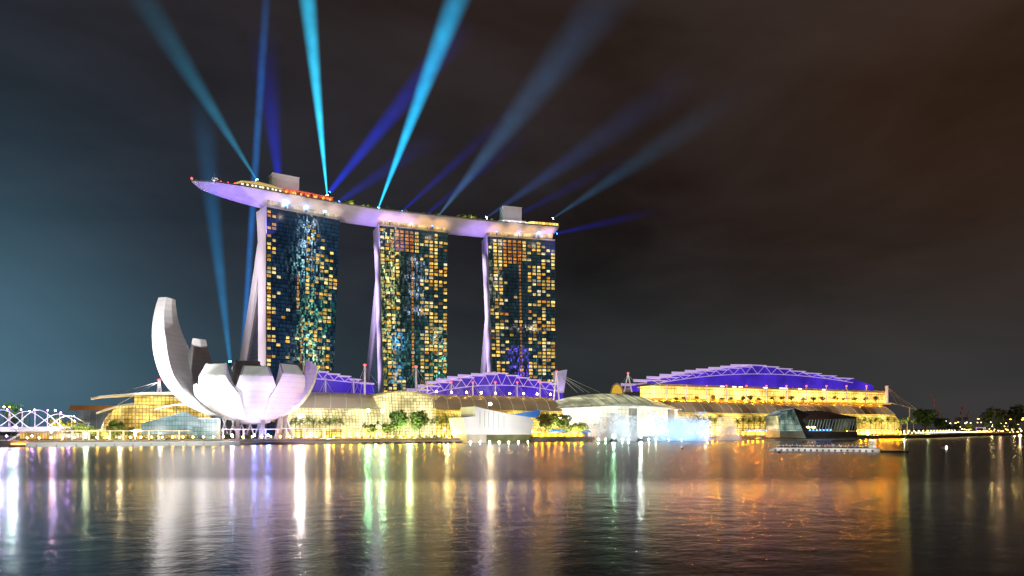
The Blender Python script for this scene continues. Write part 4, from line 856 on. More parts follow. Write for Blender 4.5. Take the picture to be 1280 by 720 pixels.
palms((540, 546, 552, 558, 564, 570, 576, 580), 22, 1.0, 'palm in the row left of the blank white block')
palms((816, 826), 26, 1.25, 'tall palm behind the blue fountain spray')
palms((866, 873, 880, 887, 894, 901), 24, 1.12, 'palm in the row between the two fountain sprays')
palms((922, 929, 936, 943, 950, 957, 964, 971), 24, 1.12, 'palm in the row left of the dark glass pavilion')
palms((1074, 1081, 1088, 1095, 1102, 1110, 1118, 1126, 1134, 1142), 20, 1.15, 'palm in the row right of the dark glass pavilion')
tr4 = dup(tr, label='big dark rain tree past the right end of the mall'); q = PV(1157, 540, 66); tr4.location = (q.x, 66, GZ); tr4.scale = (2.1, 2.1, 1.75)
tr4 = dup(tr, label='smaller dark tree right of the big dark rain tree'); q = PV(1176, 540, 74); tr4.location = (q.x, 74, GZ); tr4.scale = (1.5, 1.5, 1.15)
tp = make_tree('terrace_tree', 7, 2.6, 53, M['leaf_dark'], M['leaf'], 'x', group='small trees on the mall terraces', nleaf=260, ls=.5)
kk = 0
for x in (845, 857, 873, 891, 903, 915, 929, 939, 951, 965, 978, 991, 1004, 1018, 1030, 1044, 1056, 1070, 1082, 1096):
    p = PV(x, 503, 59.5); t = tp if kk == 0 else dup(tp); t.location = (p.x, 59.5 + (kk % 3), p.z - .4); t.scale = (1, 1, .75 + .1 * (kk % 4)); t.rotation_euler = (0, 0, kk); t['label'] = 'small dark tree in silhouette against the golden terrace storey'; kk += 1
for x in (392, 411, 427, 444): p = PV(x, 499, 70); t = dup(tp, label='small tree before the left purple hall on the mall roof'); t.location = (p.x, 70, p.z); t.scale = (.8, .8, .62)
for x in (548, 566, 580, 594, 608, 623, 636, 651, 666): p = PV(x, 502.5, 68); t = dup(tp, label='small tree before the middle purple hall on the mall roof'); t.location = (p.x, 68, p.z); t.scale = (.8, .8, .62)

# ------------------------------------------------------------------ lamps
def bollard(name='promenade_lamp', h=.9, r=.28, m='bulb'):
    mb = MB(); mb.tube([(0, 0, -.05), (0, 0, h)], .09, 5, mi=0); mb.lathe((0, 0, h), [(0, 0), (r, .12), (r, .5), (0, .66)], 7, mi=1)
    return mb.build(name, [M['dark'], M[m]])
def shore_v(u):
    for (a, va), (b_, vb_) in zip(SHORE, SHORE[1:]):
        if a <= u <= b_: return va + (vb_ - va) * (u - a) / (b_ - a)
    return 0
M['bulb_quay_pale'] = glow('quay_bulb_pale', (1, .55, .08), 130, True)
M['bulb_quay_gold'] = glow('quay_bulb_gold', (1, .46, .02), 300, True)
M['bulb_quay_amber'] = glow('quay_bulb_amber', (1, .30, .002), 420, True)
lp = bollard(m='bulb_quay_pale'); lpg = bollard(m='bulb_quay_gold'); lpa = bollard(m='bulb_quay_amber'); lpd = bollard(m='bulb'); cnt = 0; seen = set()
def plamp(u, v, z, label, s=1., src=None):
    global cnt
    src = src or lp; t = dup(src) if src.name in seen else src; seen.add(src.name); cnt += 1; t.location = (u, v, z); t.scale = (s * 1.3,) * 3; t['label'] = label; t['category'] = 'lamp'; t['group'] = 'small lamps along the quay edge'
u = PV(34, 550, 1).x
while u < PV(575, 550, 1).x: plamp(u, .8, GZ - .1, 'low warm lamp on the quay edge between the footbridge and the lotus museum' if u < 110 else 'low golden lamp on the quay edge between the lotus museum and the blank white block', src=lp if u < PV(395, 550, 1).x else lpg); u += 5.4
u = PV(670, 550, 1).x
while u < PV(732, 550, 1).x: plamp(u, 1.5, GZ, 'low warm lamp on the quay steps between the white block and the fountain', 1.2, lpa); u += 5.4
u = PV(884, 550, 1).x
while u < PV(966, 550, 1).x: plamp(u, 1.0, GZ, 'low warm lamp on the quay between the small fountain and the dark pavilion', 1.2, lpa); u += 5.4
u = PV(1070, 550, 1).x
while u < 1000: plamp(u, shore_v(u) + 1.2, GZ, 'low amber lamp along the quay right of the dark pavilion', 1.35, lpa if u < PV(1135, 550, 1).x else lpd); u += 6.5
for k in range(22):
    u = PV(1076, 550, 1).x + k * 13; plamp(u, shore_v(u) + 16, GZ + 1.5, 'warm lamp along the upper walk right of the dark pavilion', 1.4, lpa if k < 7 else lpd)
u = PV(545, 503, 62).x
while u < PV(694, 503, 62).x: plamp(u, 61.2, 35.0, 'warm lamp on the canopy edge below the middle purple hall', 1.5); u += 12.3
M['bulb_added'] = glow('added_amber_bulb', (1, .31, .0008), 900, True)  # lamps added along the balustrade to throw gold onto the water
q0 = None
for k in range(26):
    p = PV(818 + k * 11.3, 501.5, 58.8)
    if q0 is None:
        mb = MB(); mb.tube([(0, 0, -1.6), (0, 0, 0)], .1, 5); mb.lathe((0, 0, 0), [(0, -.1), (.36, .1), (.36, .5), (0, .75)], 8, mi=1); t = q0 = mb.build('terrace_lamp', [M['dark'], M['bulb_added']])  # added lamp, there to throw gold onto the water
    else: t = dup(q0)
    t.location = p; tag(t, 'added amber lamp on the balustrade of the golden terrace storey', 'lamp', 'added amber lamps along the terrace balustrade')
# bright floodlights facing the bay, whose streaks show on the water
def flood(px, py, v, r, col, es, label, power=0., tocol=None):
    p = PV(px, py, v); T = thing('floodlight', label, 'floodlight', (p.x, v, GZ), group='bright floodlights facing the bay')
    mb = MB(); mb.tube([(p.x, v + .5, GZ if v > 0 else 0), (p.x, v + .5, p.z)], .16, 6); mb.build('pole', M['dark'], T)
    mb = MB(); mb.box((p.x, v + .45, p.z), (r * 2.1, .7, r * 2.1)); mb.build('housing', M['dark'], T)
    mb = MB(); mb.lathe((0, 0, 0), [(0, -.25), (r * .7, -.12), (r, .05), (r, .2), (0, .2)], 12)
    mb.v = [(x + p.x, v + z, y + p.z) for x, y, z in mb.v]
    mb.build('lens', glow('flood_lens_%d' % px, col, es * 3, sample=True), T)
    if power: lamp('POINT', (p.x, v - 1.5, p.z + .5), power, tocol or col, size=.8, name='floodlight_spill')
flood(20, 534, 4, .55, (.75, .55, 1), 130, 'violet white floodlight under the helix footbridge')
flood(64, 540, 4, .4, (1, .45, .08), 90, 'orange floodlight beside the timber kiosk')
flood(107, 542, 4, .6, (.8, 1, .55), 130, 'white floodlight between the left shelter posts')
flood(375, 520, 18, 1.25, (1, .88, .82), 150, 'dazzling white floodlight among the palms right of the museum', 9e3)
flood(460, 513, 24, .85, (.40, 1, .45), 130, 'left of two greenish white floodlights on the pale mall wing', 3e3)
flood(478, 514, 24, .85, (.50, 1, .50), 130, 'right of two greenish white floodlights beside the arched entrance', 3e3)
flood(613, 505, -12, .9, (1, .78, .42), 110, 'warm white floodlight on top of the blank white block')
flood(556, 536, 6, .6, (1, .75, .3), 90, 'amber floodlight on the promenade left of the blank white block')
flood(700, 522, 20, .8, (1, .55, .15), 90, 'amber floodlight between the two round trees by the atrium')
flood(767, 545, -24, 1.0, (.42, 1, .52), 150, 'green white floodlight on the float before the left fountain spray')
flood(801, 544, -24, 1.2, (.84, 1, .86), 170, 'dazzling white floodlight between the two large fountain sprays')
flood(873, 541, -4, .6, (.78, .78, 1), 110, 'bluish white floodlight between the two fountain sprays')
for k in range(7): flood(588 + k * 12, 552.3, -15.5, .28, (1, .80, .42), 130, 'added small warm white floodlight along the foot of the blank white block')  # row added only to widen the block's streak on the water
for k, x in enumerate((748, 757, 778, 786, 811, 820)): flood(x, 549, -24, .42, (.35, 1, .45) if k < 2 else (.75, 1, .78), 130, 'added small green white float lamp along the front of the fountain curtain')  # row added to broaden the green white streaks on the water
for x in (836, 852): flood(x, 549, -20, .3, (.3, .5, 1), 110, 'small blue float lamp along the front of the blue fountain fan')
for x in (8, 40, 86): flood(x, 545, 3, .35, (.45, .2, 1), 110, 'small violet lamp on the bank under the helix footbridge')
# violet and blue wash on the water side of the museum
for px, c in ((318, (.12, .22, 1)), (335, (.10, .25, 1)), (290, (.55, .45, 1))):
    flood(px, 544, 3, .55, c, 150, 'blue floodlight under the museum, %s' % {318: 'left of the leaning blue column', 335: 'right of the leaning blue column', 290: 'violet tinted, beside the stair core'}[px], 2.2e3)
# blue lamps on the tower crowns
for ti, l in ((0, 'left hotel tower'), (1, 'middle hotel tower'), (2, 'right hotel tower')):
    T_, w, rz, A = TW[ti]; ux = Vector((math.cos(rz), math.sin(rz), 0)); vy = Vector((-ux.y, ux.x, 0))
    for k, f in enumerate((.26, .53, .79) if ti == 0 else (.15, .46, .77) if ti == 1 else (.14, .46, .76)):
        p = A + ux * w * f + vy * 1.0; p.z = ZT + 4.6
        mb = MB(); mb.box((p.x, p.y, ZT + 2.4), (.5, .5, 4.2), mi=1); mb.lathe(p, [(0, -.7), (.7, -.4), (.8, .2), (.4, .7), (0, .8)], 8)
        tag(mb.build('crown_lamp', [M['bulb_cyan'] if ti == 0 else M['bulb_blue'], M['dark']], origin=p), ('bright blue lamp on the crown of the %s, ' % l) + ('nearest its left corner', 'at its middle', 'nearest its right corner')[k], 'lamp', 'blue lamps on the tower crowns')
        lamp('POINT', p - vy * 1.2 + Vector((0, 0, 1.2)), 2.6e3, (.05, .2, 1), size=.7, name='crown_lamp_spill')
# end wall and hull lighting
for ti in range(3):
    T_, w, rz, A = TW[ti]; ux = Vector((math.cos(rz), math.sin(rz), 0)); vy = Vector((-ux.y, ux.x, 0))
    c = ((1, .84, .95), (.70, .54, 1), (.76, .60, 1))[ti]
    for hz, pw in [(h_, 66e3) for h_ in ((40, 75, 110, 145, 180) if ti == 0 else (60, 88, 116, 144, 172))]:
        base = A - ux * (22 if ti else 40) + vy * 10; base.z = hz
        lamp('SPOT', base, pw * (.9 if ti else 1.0), c, A + vy * 22 + Vector((0, 0, hz - 8 if hz > 130 else hz + 4)), 100, .9, .8, 'end_wall_floodlight')
    top = A - ux * 20 + vy * 6; top.z = 150
    # hull above the crown: warm wash from unseen spots placed out in front
    for f in (.12, .37, .62, .88):
        p = A + ux * w * f - vy * 22; p.z = ZT - 15
        lamp('SPOT', p, 34e3 if ti else 20e3, (1, .55, .17) if ti else (1, .72, .50), p + vy * 22 + Vector((0, 0, 20)), 46, .9, 1., 'crown_wash')
def hull_span(i0, i1, n, pw, c, drop=40, back=14):
    for k in range(n):
        f = i0 + (i1 - i0) * (k + .5) / n; j = int(f * 60); p, nrm, w, s = secs[j]
        q = p + nrm * (w * .3) - nrm * back; q = Vector((q.x, q.y, ZR - drop)); t = p + nrm * (w * .45); t = Vector((t.x, t.y, ZR - 8))
        lamp('SPOT', q, pw, c, t, 75, .8, .6, 'hull_floodlight')
hull_span(.02, .23, 3, 58e3, (.24, .15, 1)); hull_span(.455, .56, 2, 56e3, (.36, .20, 1)); hull_span(.735, .80, 1, 60e3, (.42, .24, 1)); hull_span(.985, 1.0, 1, 40e3, (.42, .24, 1), 30)
for k in range(10):                # unseen spots out in the air, standing in for warm rim lights
    p, nrm, w, s = secs[3 + k * 6]; q = p - nrm * 22; q = Vector((q.x, q.y, ZR - 10)); lamp('SPOT', q, 5.5e3, (1, .80, .66), p + nrm * 1 + Vector((0, 0, ZR - 1.0)), 130, .9, .8, 'rim_wash')
# garden glow on the tree undersides
for px in (440, 456, 500, 560, 588, 612): q, a = DP(px, 3, 1.0); lamp('POINT', q, 3500, (1, .85, .25), size=.4, name='garden_spill')
for px in (668, 680, 692): q, a = DP(px, 13, 1.0); lamp('POINT', q, 3500, (1, .72, .2), size=.4, name='garden_spill')
# added fill lamps, unseen, brightening the ribbed canopies and the lift housings
for px, c, pw in ((372, (1, .95, .8), 9e3), (410, (1, .85, .65), 5e3), (450, (1, .8, .6), 4e3), (560, (1, .8, .5), 5e3), (605, (1, .8, .5), 5e3), (650, (1, .8, .5), 5e3), (690, (1, .8, .5), 5e3), (870, (1, .8, .5), 7e3), (920, (1, .8, .5), 7e3), (970, (1, .8, .5), 7e3), (1020, (1, .8, .5), 7e3), (1070, (1, .8, .5), 7e3), (1120, (1, .8, .5), 6e3)):
    p = PV(px, 500, 30); lamp('SPOT', (p.x, 26, 46), pw * 2.2, c, (p.x, 50, 31), 120, .9, .6, 'canopy_lamp')  # added fill, unseen in mid-air, no lamp on the roof edge
for px in (367, 646): q, a = DP(px, -16, 2); lamp('SPOT', q, 9e3, (.95, .85, .95), DP(px, 14, 8)[0], 70, .8, .5, 'housing_lamp')  # added fill, unseen, brightens the lift housings
# promenade wash
for px, v, z, pw, c in ((104, 14, 4.5, 9e3, (1, .95, .3)), (80, 50, 5, 16e3, (1, .55, .1)), (150, 12, 6, 1.2e3, (1, .8, .45)), (200, 9, 6, .3e3, (.9, .95, 1)), (410, 14, 5, 3e3, (1, .8, .4)), (470, 10, 5, 2.5e3, (1, .9, .5)), (512, 9, 8, 6e3, (.85, 1, .4)), (560, 14, 5, 2.2e3, (1, .85, .3)), (690, 8, 5, 5e3, (.9, .95, .4)), (720, 8, 5, 5e3, (1, .85, .35)),
                        (882, 16, 5, 7e3, (1, .9, .3)), (945, 16, 5, 7e3, (1, .9, .3)), (1090, 14, 5, 8e3, (1, .85, .25)), (1130, 16, 5, 8e3, (1, .85, .25)), (1160, 40, 5, 1.6e3, (.8, .9, .4))):
    p = PV(px, 540, v); lamp('POINT', (p.x, v, z), pw * 6, c, size=.5, name='promenade_spill')
for px in (60, 130, 200, 260):     # added lamps hung unseen over the water to whiten the boardwalk
    p = PV(px, 550, -10); lamp('SPOT', (p.x, -34, 9), 20e3, (.97, 1, .95), (p.x, -6, 1.5), 100, .9, .4, 'boardwalk_lamp')  # added fill, unseen over the water
for px, x2 in ((402, 402), (452, 452), (512, 512)):
    p = PV(px, 550, -10); lamp('SPOT', (p.x, -24, 9), 9e3, (1, .9, .7), (p.x, -2, 1.5), 110, .9, .4, 'boardwalk_lamp')  # added fill, unseen over the water
for x0_, x1_, pw_ in ((962, 990, 90e3), (1030, 1040, 50e3)):  # added spots out on the water, unseen, brightening the dark pavilion
    p = PV(x0_, 551, -75); p.z = 2; lamp('SPOT', p, pw_, (.95, .92, .78), PV(x1_, 532, -22), 60, .8, .5, 'pavilion_fill')

# ------------------------------------------------------------------ steps, blue canopies, small things by the water
a, b_ = PV(668, 550, 0), PV(736, 550, 0)
mb = MB()
for k in range(4): mb.box(((a.x + b_.x) / 2, 1.5 + k * 1.6, GZ + .2 + k * .45), (b_.x - a.x, 1.5, .4 + k * .9))
struct(mb.build('quay_steps', M['concrete']))
for k, (x0, x1, y, v) in enumerate(((688, 712, 538, 22), (713, 737, 538.5, 22))):
    p, q = PV(x0, y, v), PV(x1, y, v); T = thing('blue_lit_tent', ('left' if k == 0 else 'right') + ' one of two long blue lit tents under the round trees by the fountain', 'tent', ((p.x + q.x) / 2, v, GZ))
    mb = MB(); mb.loft([[(x, v - 3, p.z - 1.2), (x, v, p.z + .6), (x, v + 3, p.z - 1.2), (x, v, p.z + .3)] for x in (p.x, q.x)]); mb.build('roof', mat('blue_fabric', (.1, .25, .7), .6, emit=(.04, .25, .9), es=.6), T)
    mb = MB(); mb.box(((p.x + q.x) / 2, v + 2.5, (GZ + p.z - 1.2) / 2), (q.x - p.x, .3, p.z - 1.2 - GZ)); mb.build('back_wall', lit_glass('blue_lit_%d' % k, (.02, .16, .8), (.25, .55, 1), .9, 1.2, 1.2, .2, nscale=.4, lo=.2, hi=1.4, dark=.2), T)
pp = [PV(643, 519, 20), PV(676, 512.5, 24), (PV(676, 512.5, 24) + PV(674, 521, 24)) / 2 * 1, PV(672, 521, 24)]
mb = MB(); mb.slab([PV(643, 518.6, 20), PV(655, 516, 20), PV(676, 512.4, 20), PV(674, 518, 20), PV(670, 522, 20)], (0, 6, 0)); p = PV(660, 520, 20)
tag(mb.build('blue_roof', mat('blue_roof', (.05, .2, .6), .5, emit=(.03, .2, .8), es=.55), origin=p), 'small wedge of blue lit roof peeping above the blank white block', 'roof')
# letters of light row at the right (a row of small blue white lamps along a stall)
p, q = PV(932, 538, 12), PV(962, 538, 12); T = thing('lit_stall', 'low stall with a strip of bluish white light left of the dark glass pavilion', 'stall', ((p.x + q.x) / 2, 12, GZ))
mb = MB(); mb.box(((p.x + q.x) / 2, 14, GZ + 2.0), (q.x - p.x, 5, 4.0)); mb.build('body', M['shop'], T)
mb = MB(); mb.box(((p.x + q.x) / 2, 11.4, GZ + 4.4), (q.x - p.x, .4, 1.6)); mb.build('light_strip', lit_glass('strip_blue', (.35, .45, 1), (.8, .85, 1), 1.5, 1.6, 9., .25, nscale=.5, lo=.4, hi=1.4, dark=.2), T)
for px, py, v, l in ((767, 550.5, -23.4, 'dark round float before the left fountain spray'), (801, 550.5, -23.4, 'dark round float between the two large fountain sprays'), (949, 549, -6, 'pale float by the quay left of the dark pavilion')):
    p = PV(px, 535, v); p.z = 0; mb = MB(); mb.lathe(p, [(0, -.4), (3.2, -.3), (3.3, .7), (2.6, 1.2), (2.3, 2.2), (1.1, 2.4), (0, 2.4)], 14); tag(mb.build('pump_float', M['dark'] if px < 900 else M['white'], origin=p), l, 'float')

# ------------------------------------------------------------------ fountain sprays: sheets of drifting droplets
def spray_mat(name, col, dens, es=0.):
    m = bpy.data.materials.new(name); m.use_nodes = True; nt = m.node_tree; b = nt.nodes['Principled BSDF']
    b.inputs['Base Color'].default_value = (*col, 1); b.inputs['Roughness'].default_value = .6; b.inputs['Subsurface Weight'].default_value = 0
    tr_ = node(nt, 'ShaderNodeBsdfTranslucent'); tr_.inputs[0].default_value = (*col, 1); mx = node(nt, 'ShaderNodeMixShader'); mx.inputs[0].default_value = .5
    lk(nt, b.outputs[0], mx.inputs[1]); lk(nt, tr_.outputs[0], mx.inputs[2]); lk(nt, mx.outputs[0], nt.nodes['Material Output'].inputs['Surface'])
    return m
M['spray'] = spray_mat('spray_droplets', (.9, .93, .95), .1)
def spray(px0, px1, ytop, v, n, label, size, seed, arcs, powers):
    a, b_ = PV(px0, 551, v), PV(px1, 551, v); zt = PV((px0 + px1) / 2, ytop, v).z; c = (a + b_) / 2
    T = thing('fountain_spray', label, 'fountain', (c.x, v, 0)); rr = random.Random(seed); mb = MB()
    hw = (b_.x - a.x) / 2
    jets = []
    for k in range(arcs): jets.append((c.x + hw * (rr.uniform(-.82, .82)), v + rr.uniform(-3, 3), zt * rr.uniform(.55, 1.0), rr.uniform(-.35, .35) * hw))
    for k in range(n):
        jx, jv, jh, dr = rr.choice(jets); t = rr.random(); t = t ** .75
        z = jh * (1 - (2 * t - 1) ** 2) if rr.random() < .6 else jh * rr.random() ** 1.4
        sp_ = .35 + 1.0 * t
        x = jx + dr * t + rr.gauss(0, hw * .10 * sp_ + .3); y = jv + rr.gauss(0, 1.6 * sp_)
        d = Vector((rr.gauss(0, 1), rr.gauss(0, 1), rr.gauss(0, 1))).normalized(); e = d.cross(Vector((rr.gauss(0, 1), rr.gauss(0, 1), rr.gauss(0, 1)))).normalized(); s = size * rr.uniform(.5, 1.5)
        p = Vector((x, y, max(.1, z)))
        mb.add([p - d * s, p + e * s, p + d * s * .9, p - e * s], [(0, 1, 2, 3)])
    o = mb.build('droplets', M['spray'], T)
    # the mist hanging around the jets
    m = bpy.data.materials.new('mist_%d' % seed); m.use_nodes = True; nt = m.node_tree; nt.nodes.remove(nt.nodes['Principled BSDF'])
    t = node(nt, 'ShaderNodeTexCoord'); ns = node(nt, 'ShaderNodeTexNoise', i_Scale=.22, i_Detail=5.0, i_Distortion=.8); lk(nt, t.outputs['Object'], ns.inputs['Vector'])
    sp = node(nt, 'ShaderNodeSeparateXYZ'); lk(nt, t.outputs['Object'], sp.inputs[0])
    nx = mth(nt, 'DIVIDE', sp.outputs['X'], hw * 1.05); ny = mth(nt, 'DIVIDE', sp.outputs['Y'], 9.); nzz = mth(nt, 'DIVIDE', sp.outputs['Z'], zt * 1.08)
    r2 = mth(nt, 'ADD', mth(nt, 'ADD', mth(nt, 'MULTIPLY', nx, nx), mth(nt, 'MULTIPLY', ny, ny)), mth(nt, 'MULTIPLY', nzz, nzz))
    dn = mth(nt, 'MULTIPLY', mth(nt, 'POWER', mth(nt, 'SUBTRACT', 1.0, r2, clamp=True), 2.4), mth(nt, 'MULTIPLY', mth(nt, 'SUBTRACT', ns.outputs['Fac'], .36, clamp=True), 4.0))
    pv = node(nt, 'ShaderNodeVolumePrincipled'); pv.inputs['Color'].default_value = (.95, .97, 1, 1); lk(nt, dn, pv.inputs['Density']); lk(nt, pv.outputs[0], nt.nodes['Material Output'].inputs['Volume'])
    mb = MB(); mb.lathe((c.x, v, 0), [(0, .1)] + [(hw * 1.05 * math.cos(q * .2243), .1 + zt * 1.08 * math.sin(q * .2243)) for q in range(8)], 20)
    mb.v = [(x, v + (y - v) * 9. / (hw * 1.05), z) for x, y, z in mb.v]
    mb.build('mist', m, T)
    for fx_, vz, pw, col in powers: lamp('SPOT', (c.x + hw * fx_, v - 30, 2.5), pw * 7.5, col, (c.x + hw * fx_, v, zt * .45), 75, .9, 1.5, 'fountain_lamp')
spray(736, 806, 513, -12, 7000, 'tallest white curtain of fountain spray in front of the dazzling atrium wall', .30, 61, 9, ((-.5, 1.5, 8e3, (.75, .92, 1)), (.1, 1.5, 8.5e3, (.95, 1, .95)), (.55, 1.5, 8e3, (.7, .85, 1))))
spray(804, 892, 514, -10, 6500, 'wide blue lit fan of fountain spray right of the white curtain', .30, 62, 8, ((-.7, 1.5, 20e3, (.55, .8, 1)), (.0, 1.5, 22e3, (.36, .62, 1)), (.6, 1.5, 18e3, (.32, .52, 1)), (-.2, 9, 5e3, (.6, .85, 1))))
spray(896, 926, 520, -8, 2200, 'small pale separate plume of fountain spray in the palm row', .30, 63, 4, ((-.3, 1.5, 3.6e3, (.92, .90, 1)), (.4, 7, 3e3, (1, .95, .95))))

# ------------------------------------------------------------------ floating jetty with people
def person_mesh(seated, seed):
    if seated: J = [((0, 0, .48), .17), ((0, 0, .75), .17), ((0, 0, 1.0), .15), ((0, 0, 1.1), .06), ((0, .02, 1.25), .11), ((0, .02, 1.34), .08),
                    ((.1, -.05, .46), .10), ((.12, -.45, .48), .08), ((.12, -.45, .06), .05), ((.12, -.6, .04), .04), ((-.1, -.05, .46), .10), ((-.12, -.45, .48), .08), ((-.12, -.45, .06), .05), ((-.12, -.6, .04), .04),
                    ((.2, 0, 1.0), .07), ((.26, -.08, .74), .05), ((.14, -.32, .62), .04), ((-.2, 0, 1.0), .07), ((-.26, -.08, .74), .05), ((-.14, -.32, .62), .04)]
    else: J = [((0, 0, .92), .15), ((0, 0, 1.15), .15), ((0, 0, 1.42), .15), ((0, 0, 1.52), .06), ((0, -.02, 1.64), .10), ((0, -.02, 1.74), .08),
               ((.1, 0, .88), .10), ((.11, -.02, .48), .075), ((.11, .02, .08), .05), ((.11, -.14, .04), .04), ((-.1, 0, .88), .10), ((-.13, -.02, .48), .075), ((-.13, .02, .08), .05), ((-.13, -.14, .04), .04),
               ((.2, 0, 1.40), .07), ((.26, .02, 1.12), .05), ((.25, -.1, .88), .04), ((-.2, 0, 1.40), .07), ((-.27, .0, 1.12), .05), ((-.2, -.2, 1.0), .04)]
    E = [(0, 1), (1, 2), (2, 3), (3, 4), (4, 5), (0, 6), (6, 7), (7, 8), (8, 9), (0, 10), (10, 11), (11, 12), (12, 13), (2, 14), (14, 15), (15, 16), (2, 17), (17, 18), (18, 19)]
    me = bpy.data.meshes.new('person'); me.from_pydata([j[0] for j in J], E, []); o = bpy.data.objects.new('person', me); COL.objects.link(o)
    md = o.modifiers.new('skin', 'SKIN'); 
    for k, j in enumerate(J): me.skin_vertices[0].data[k].radius = (j[1], j[1])
    me.skin_vertices[0].data[0].use_root = True
    o.modifiers.new('sub', 'SUBSURF').levels = 1
    dg = bpy.context.evaluated_depsgraph_get(); dg.update(); nm = bpy.data.meshes.new_from_object(o.evaluated_get(dg)); nm.name = 'person'
    bpy.data.objects.remove(o); bpy.data.meshes.remove(me)
    for p in nm.polygons: p.use_smooth = True
    return nm
jl, jr = PD(961.5, 535, 318), PD(1100, 535, 302); jl.z = jr.z = 0
jx = (jr - jl); JL = jx.length; jx = jx.normalized(); jrz = math.atan2(jx.y, jx.x); jy = Vector((-jx.y, jx.x, 0))
T = thing('floating_jetty', 'long white floating jetty with dark fender squares, crowded with people', 'jetty', jl, jrz)
mb = MB(); mb.loft([[(x, 0, -.3), (x, 7, -.3), (x, 7, 1.35 + b), (x, 0, 1.35 + b)] for x, b in ((0, -.6), (3, 0), (JL, 0))]); mb.build('pontoon_hull', M['white'], T, local=True)
for k in range(17): mb = MB(); mb.box((2.6 + k * (JL - 4) / 16.6, -.12, .62), (.75, .3, .6)); mb.build('fender', M['dark'], T, local=True)
mb = MB(); mb.box((JL / 2 + 1, 3.5, 1.45), (JL - 4, 6.6, .18)); mb.build('deck', M['concrete'], T, local=True)
mb = MB(); mb.tube([(3, .3, 2.4), (JL - 1, .3, 2.4)], .04, 4)
for k in range(15): mb.tube([(3 + k * (JL - 4) / 14, .3, 1.4), (3 + k * (JL - 4) / 14, .3, 2.4)], .04, 4)
mb.build('railing', M['white_steel'], T, local=True)
mb = MB(); mb.box((JL / 2, 4.6, 1.85), (JL - 8, .5, .12)); mb.box((JL / 2, 4.6, 1.65), (JL - 8, .3, .3)); mb.build('bench', M['dark'], T, local=True)
mb = MB(); mb.box((JL + 5.5, 3.5, .25), (10.5, 5, .8)); mb.build('low_stage', M['dark'], T, local=True)
pj = jl + jx * (JL - 2.5) + jy * 4.6
T = thing('ticket_cabin', 'small cream lit cabin at the right end of the floating jetty', 'cabin', (pj.x, pj.y, 1.54), jrz)
mb = MB(); mb.box((0, 0, 1.5), (2.5, 2.4, 3.0)); mb.build('wall', lit_glass('cabin_lit', (1, .82, .5), (1, .9, .7), .8, 1.2, 1.5, .15, nscale=.5, lo=.6, hi=1.2, dark=.4), T, local=True)
mb = MB(); mb.box((0, 0, 3.15), (3.0, 2.9, .22)); mb.build('roof', M['white'], T, local=True)
pj = jl + jx * (JL + 9.5) + jy * 1; mb = MB(); mb.tube([(pj.x, pj.y, -1), (pj.x, pj.y, 8.2)], [.28, .2], 7); mb.lathe((pj.x, pj.y, 8.2), [(.2, 0), (.42, .1), (.42, .5), (0, .9)], 8)
tag(mb.build('mooring_post', M['white'], origin=pj), 'tall thin white post in the water at the right end of the jetty', 'post')
meshes = [person_mesh(True, 1), person_mesh(False, 2)]
skin_m = {}
tops = [('white', (.75, .73, .7)), ('black', (.03, .03, .03)), ('pale blue', (.4, .55, .65)), ('red', (.5, .06, .05)), ('beige', (.5, .4, .28)), ('dark brown', (.12, .07, .05))]
rr = random.Random(4); used = {}
def person_mat(nm, col, seated):
    m = bpy.data.materials.new('clothes_' + nm); m.use_nodes = True; nt = m.node_tree; b = nt.nodes['Principled BSDF']; b.inputs['Roughness'].default_value = .8
    t = node(nt, 'ShaderNodeTexCoord'); sp = node(nt, 'ShaderNodeSeparateXYZ'); lk(nt, t.outputs['Object'], sp.inputs[0]); r = node(nt, 'ShaderNodeValToRGB'); r.color_ramp.interpolation = 'CONSTANT'
    lk(nt, mth(nt, 'DIVIDE', sp.outputs['Z'], 1.85), r.inputs[0]); e = r.color_ramp.elements
    hip, neck, hair = (.30, .60, .71) if seated else (.50, .83, .92)
    e[0].position = 0; e[0].color = (.05, .05, .08, 1); e[1].position = hip; e[1].color = (*col, 1); x = e.new(neck); x.color = (.45, .28, .2, 1); x = e.new(hair); x.color = (.02, .015, .012, 1)
    lk(nt, r.outputs[0], b.inputs['Base Color']); return m
for k in range(38):
    s = 4 + (JL - 9) * (k + rr.uniform(-.3, .3)) / 37.5; seated = rr.random() < .45; nm, c = tops[(k * 5 + int(k / 3)) % 6]
    key = (nm, seated)
    if key not in used:
        me = meshes[0 if seated else 1].copy(); me.materials.clear(); me.materials.append(person_mat(nm, c, seated)); used[key] = me
    o = bpy.data.objects.new('person', used[key]); COL.objects.link(o)
    q = jl + jx * s + jy * (4.75 if seated else rr.choice((1.2, 2.2, 3.2))); o.location = (q.x, q.y, 1.54 - (.1 if seated else 0) + (.38 - .36 if seated else 0)); o.rotation_euler = (0, 0, jrz + (0 if seated else rr.uniform(-2, 2)))
    tag(o, 'person in a %s top %s on the floating jetty' % (nm, 'sitting on the bench' if seated else 'standing'), 'person', 'people on the floating jetty')
for k in range(64):
    x = rr.choice((rr.uniform(110, 350), rr.uniform(360, 575), rr.uniform(885, 965), rr.uniform(1075, 1140))); v = rr.uniform(2, 6); nm, c = tops[k % 6]; key = (nm, False)
    o = bpy.data.objects.new('person', used[key]) if key in used else None
    if o is None: continue
    COL.objects.link(o); p = PV(x, 545, v); o.location = (p.x, v, GZ); o.rotation_euler = (0, 0, rr.uniform(0, 6.28))
    tag(o, 'person in a %s top strolling on the promenade %s' % (nm, 'near the lotus museum' if x < 355 else 'before the mall entrance' if x < 600 else 'beside the dark glass pavilion'), 'person', 'people strolling on the promenade')
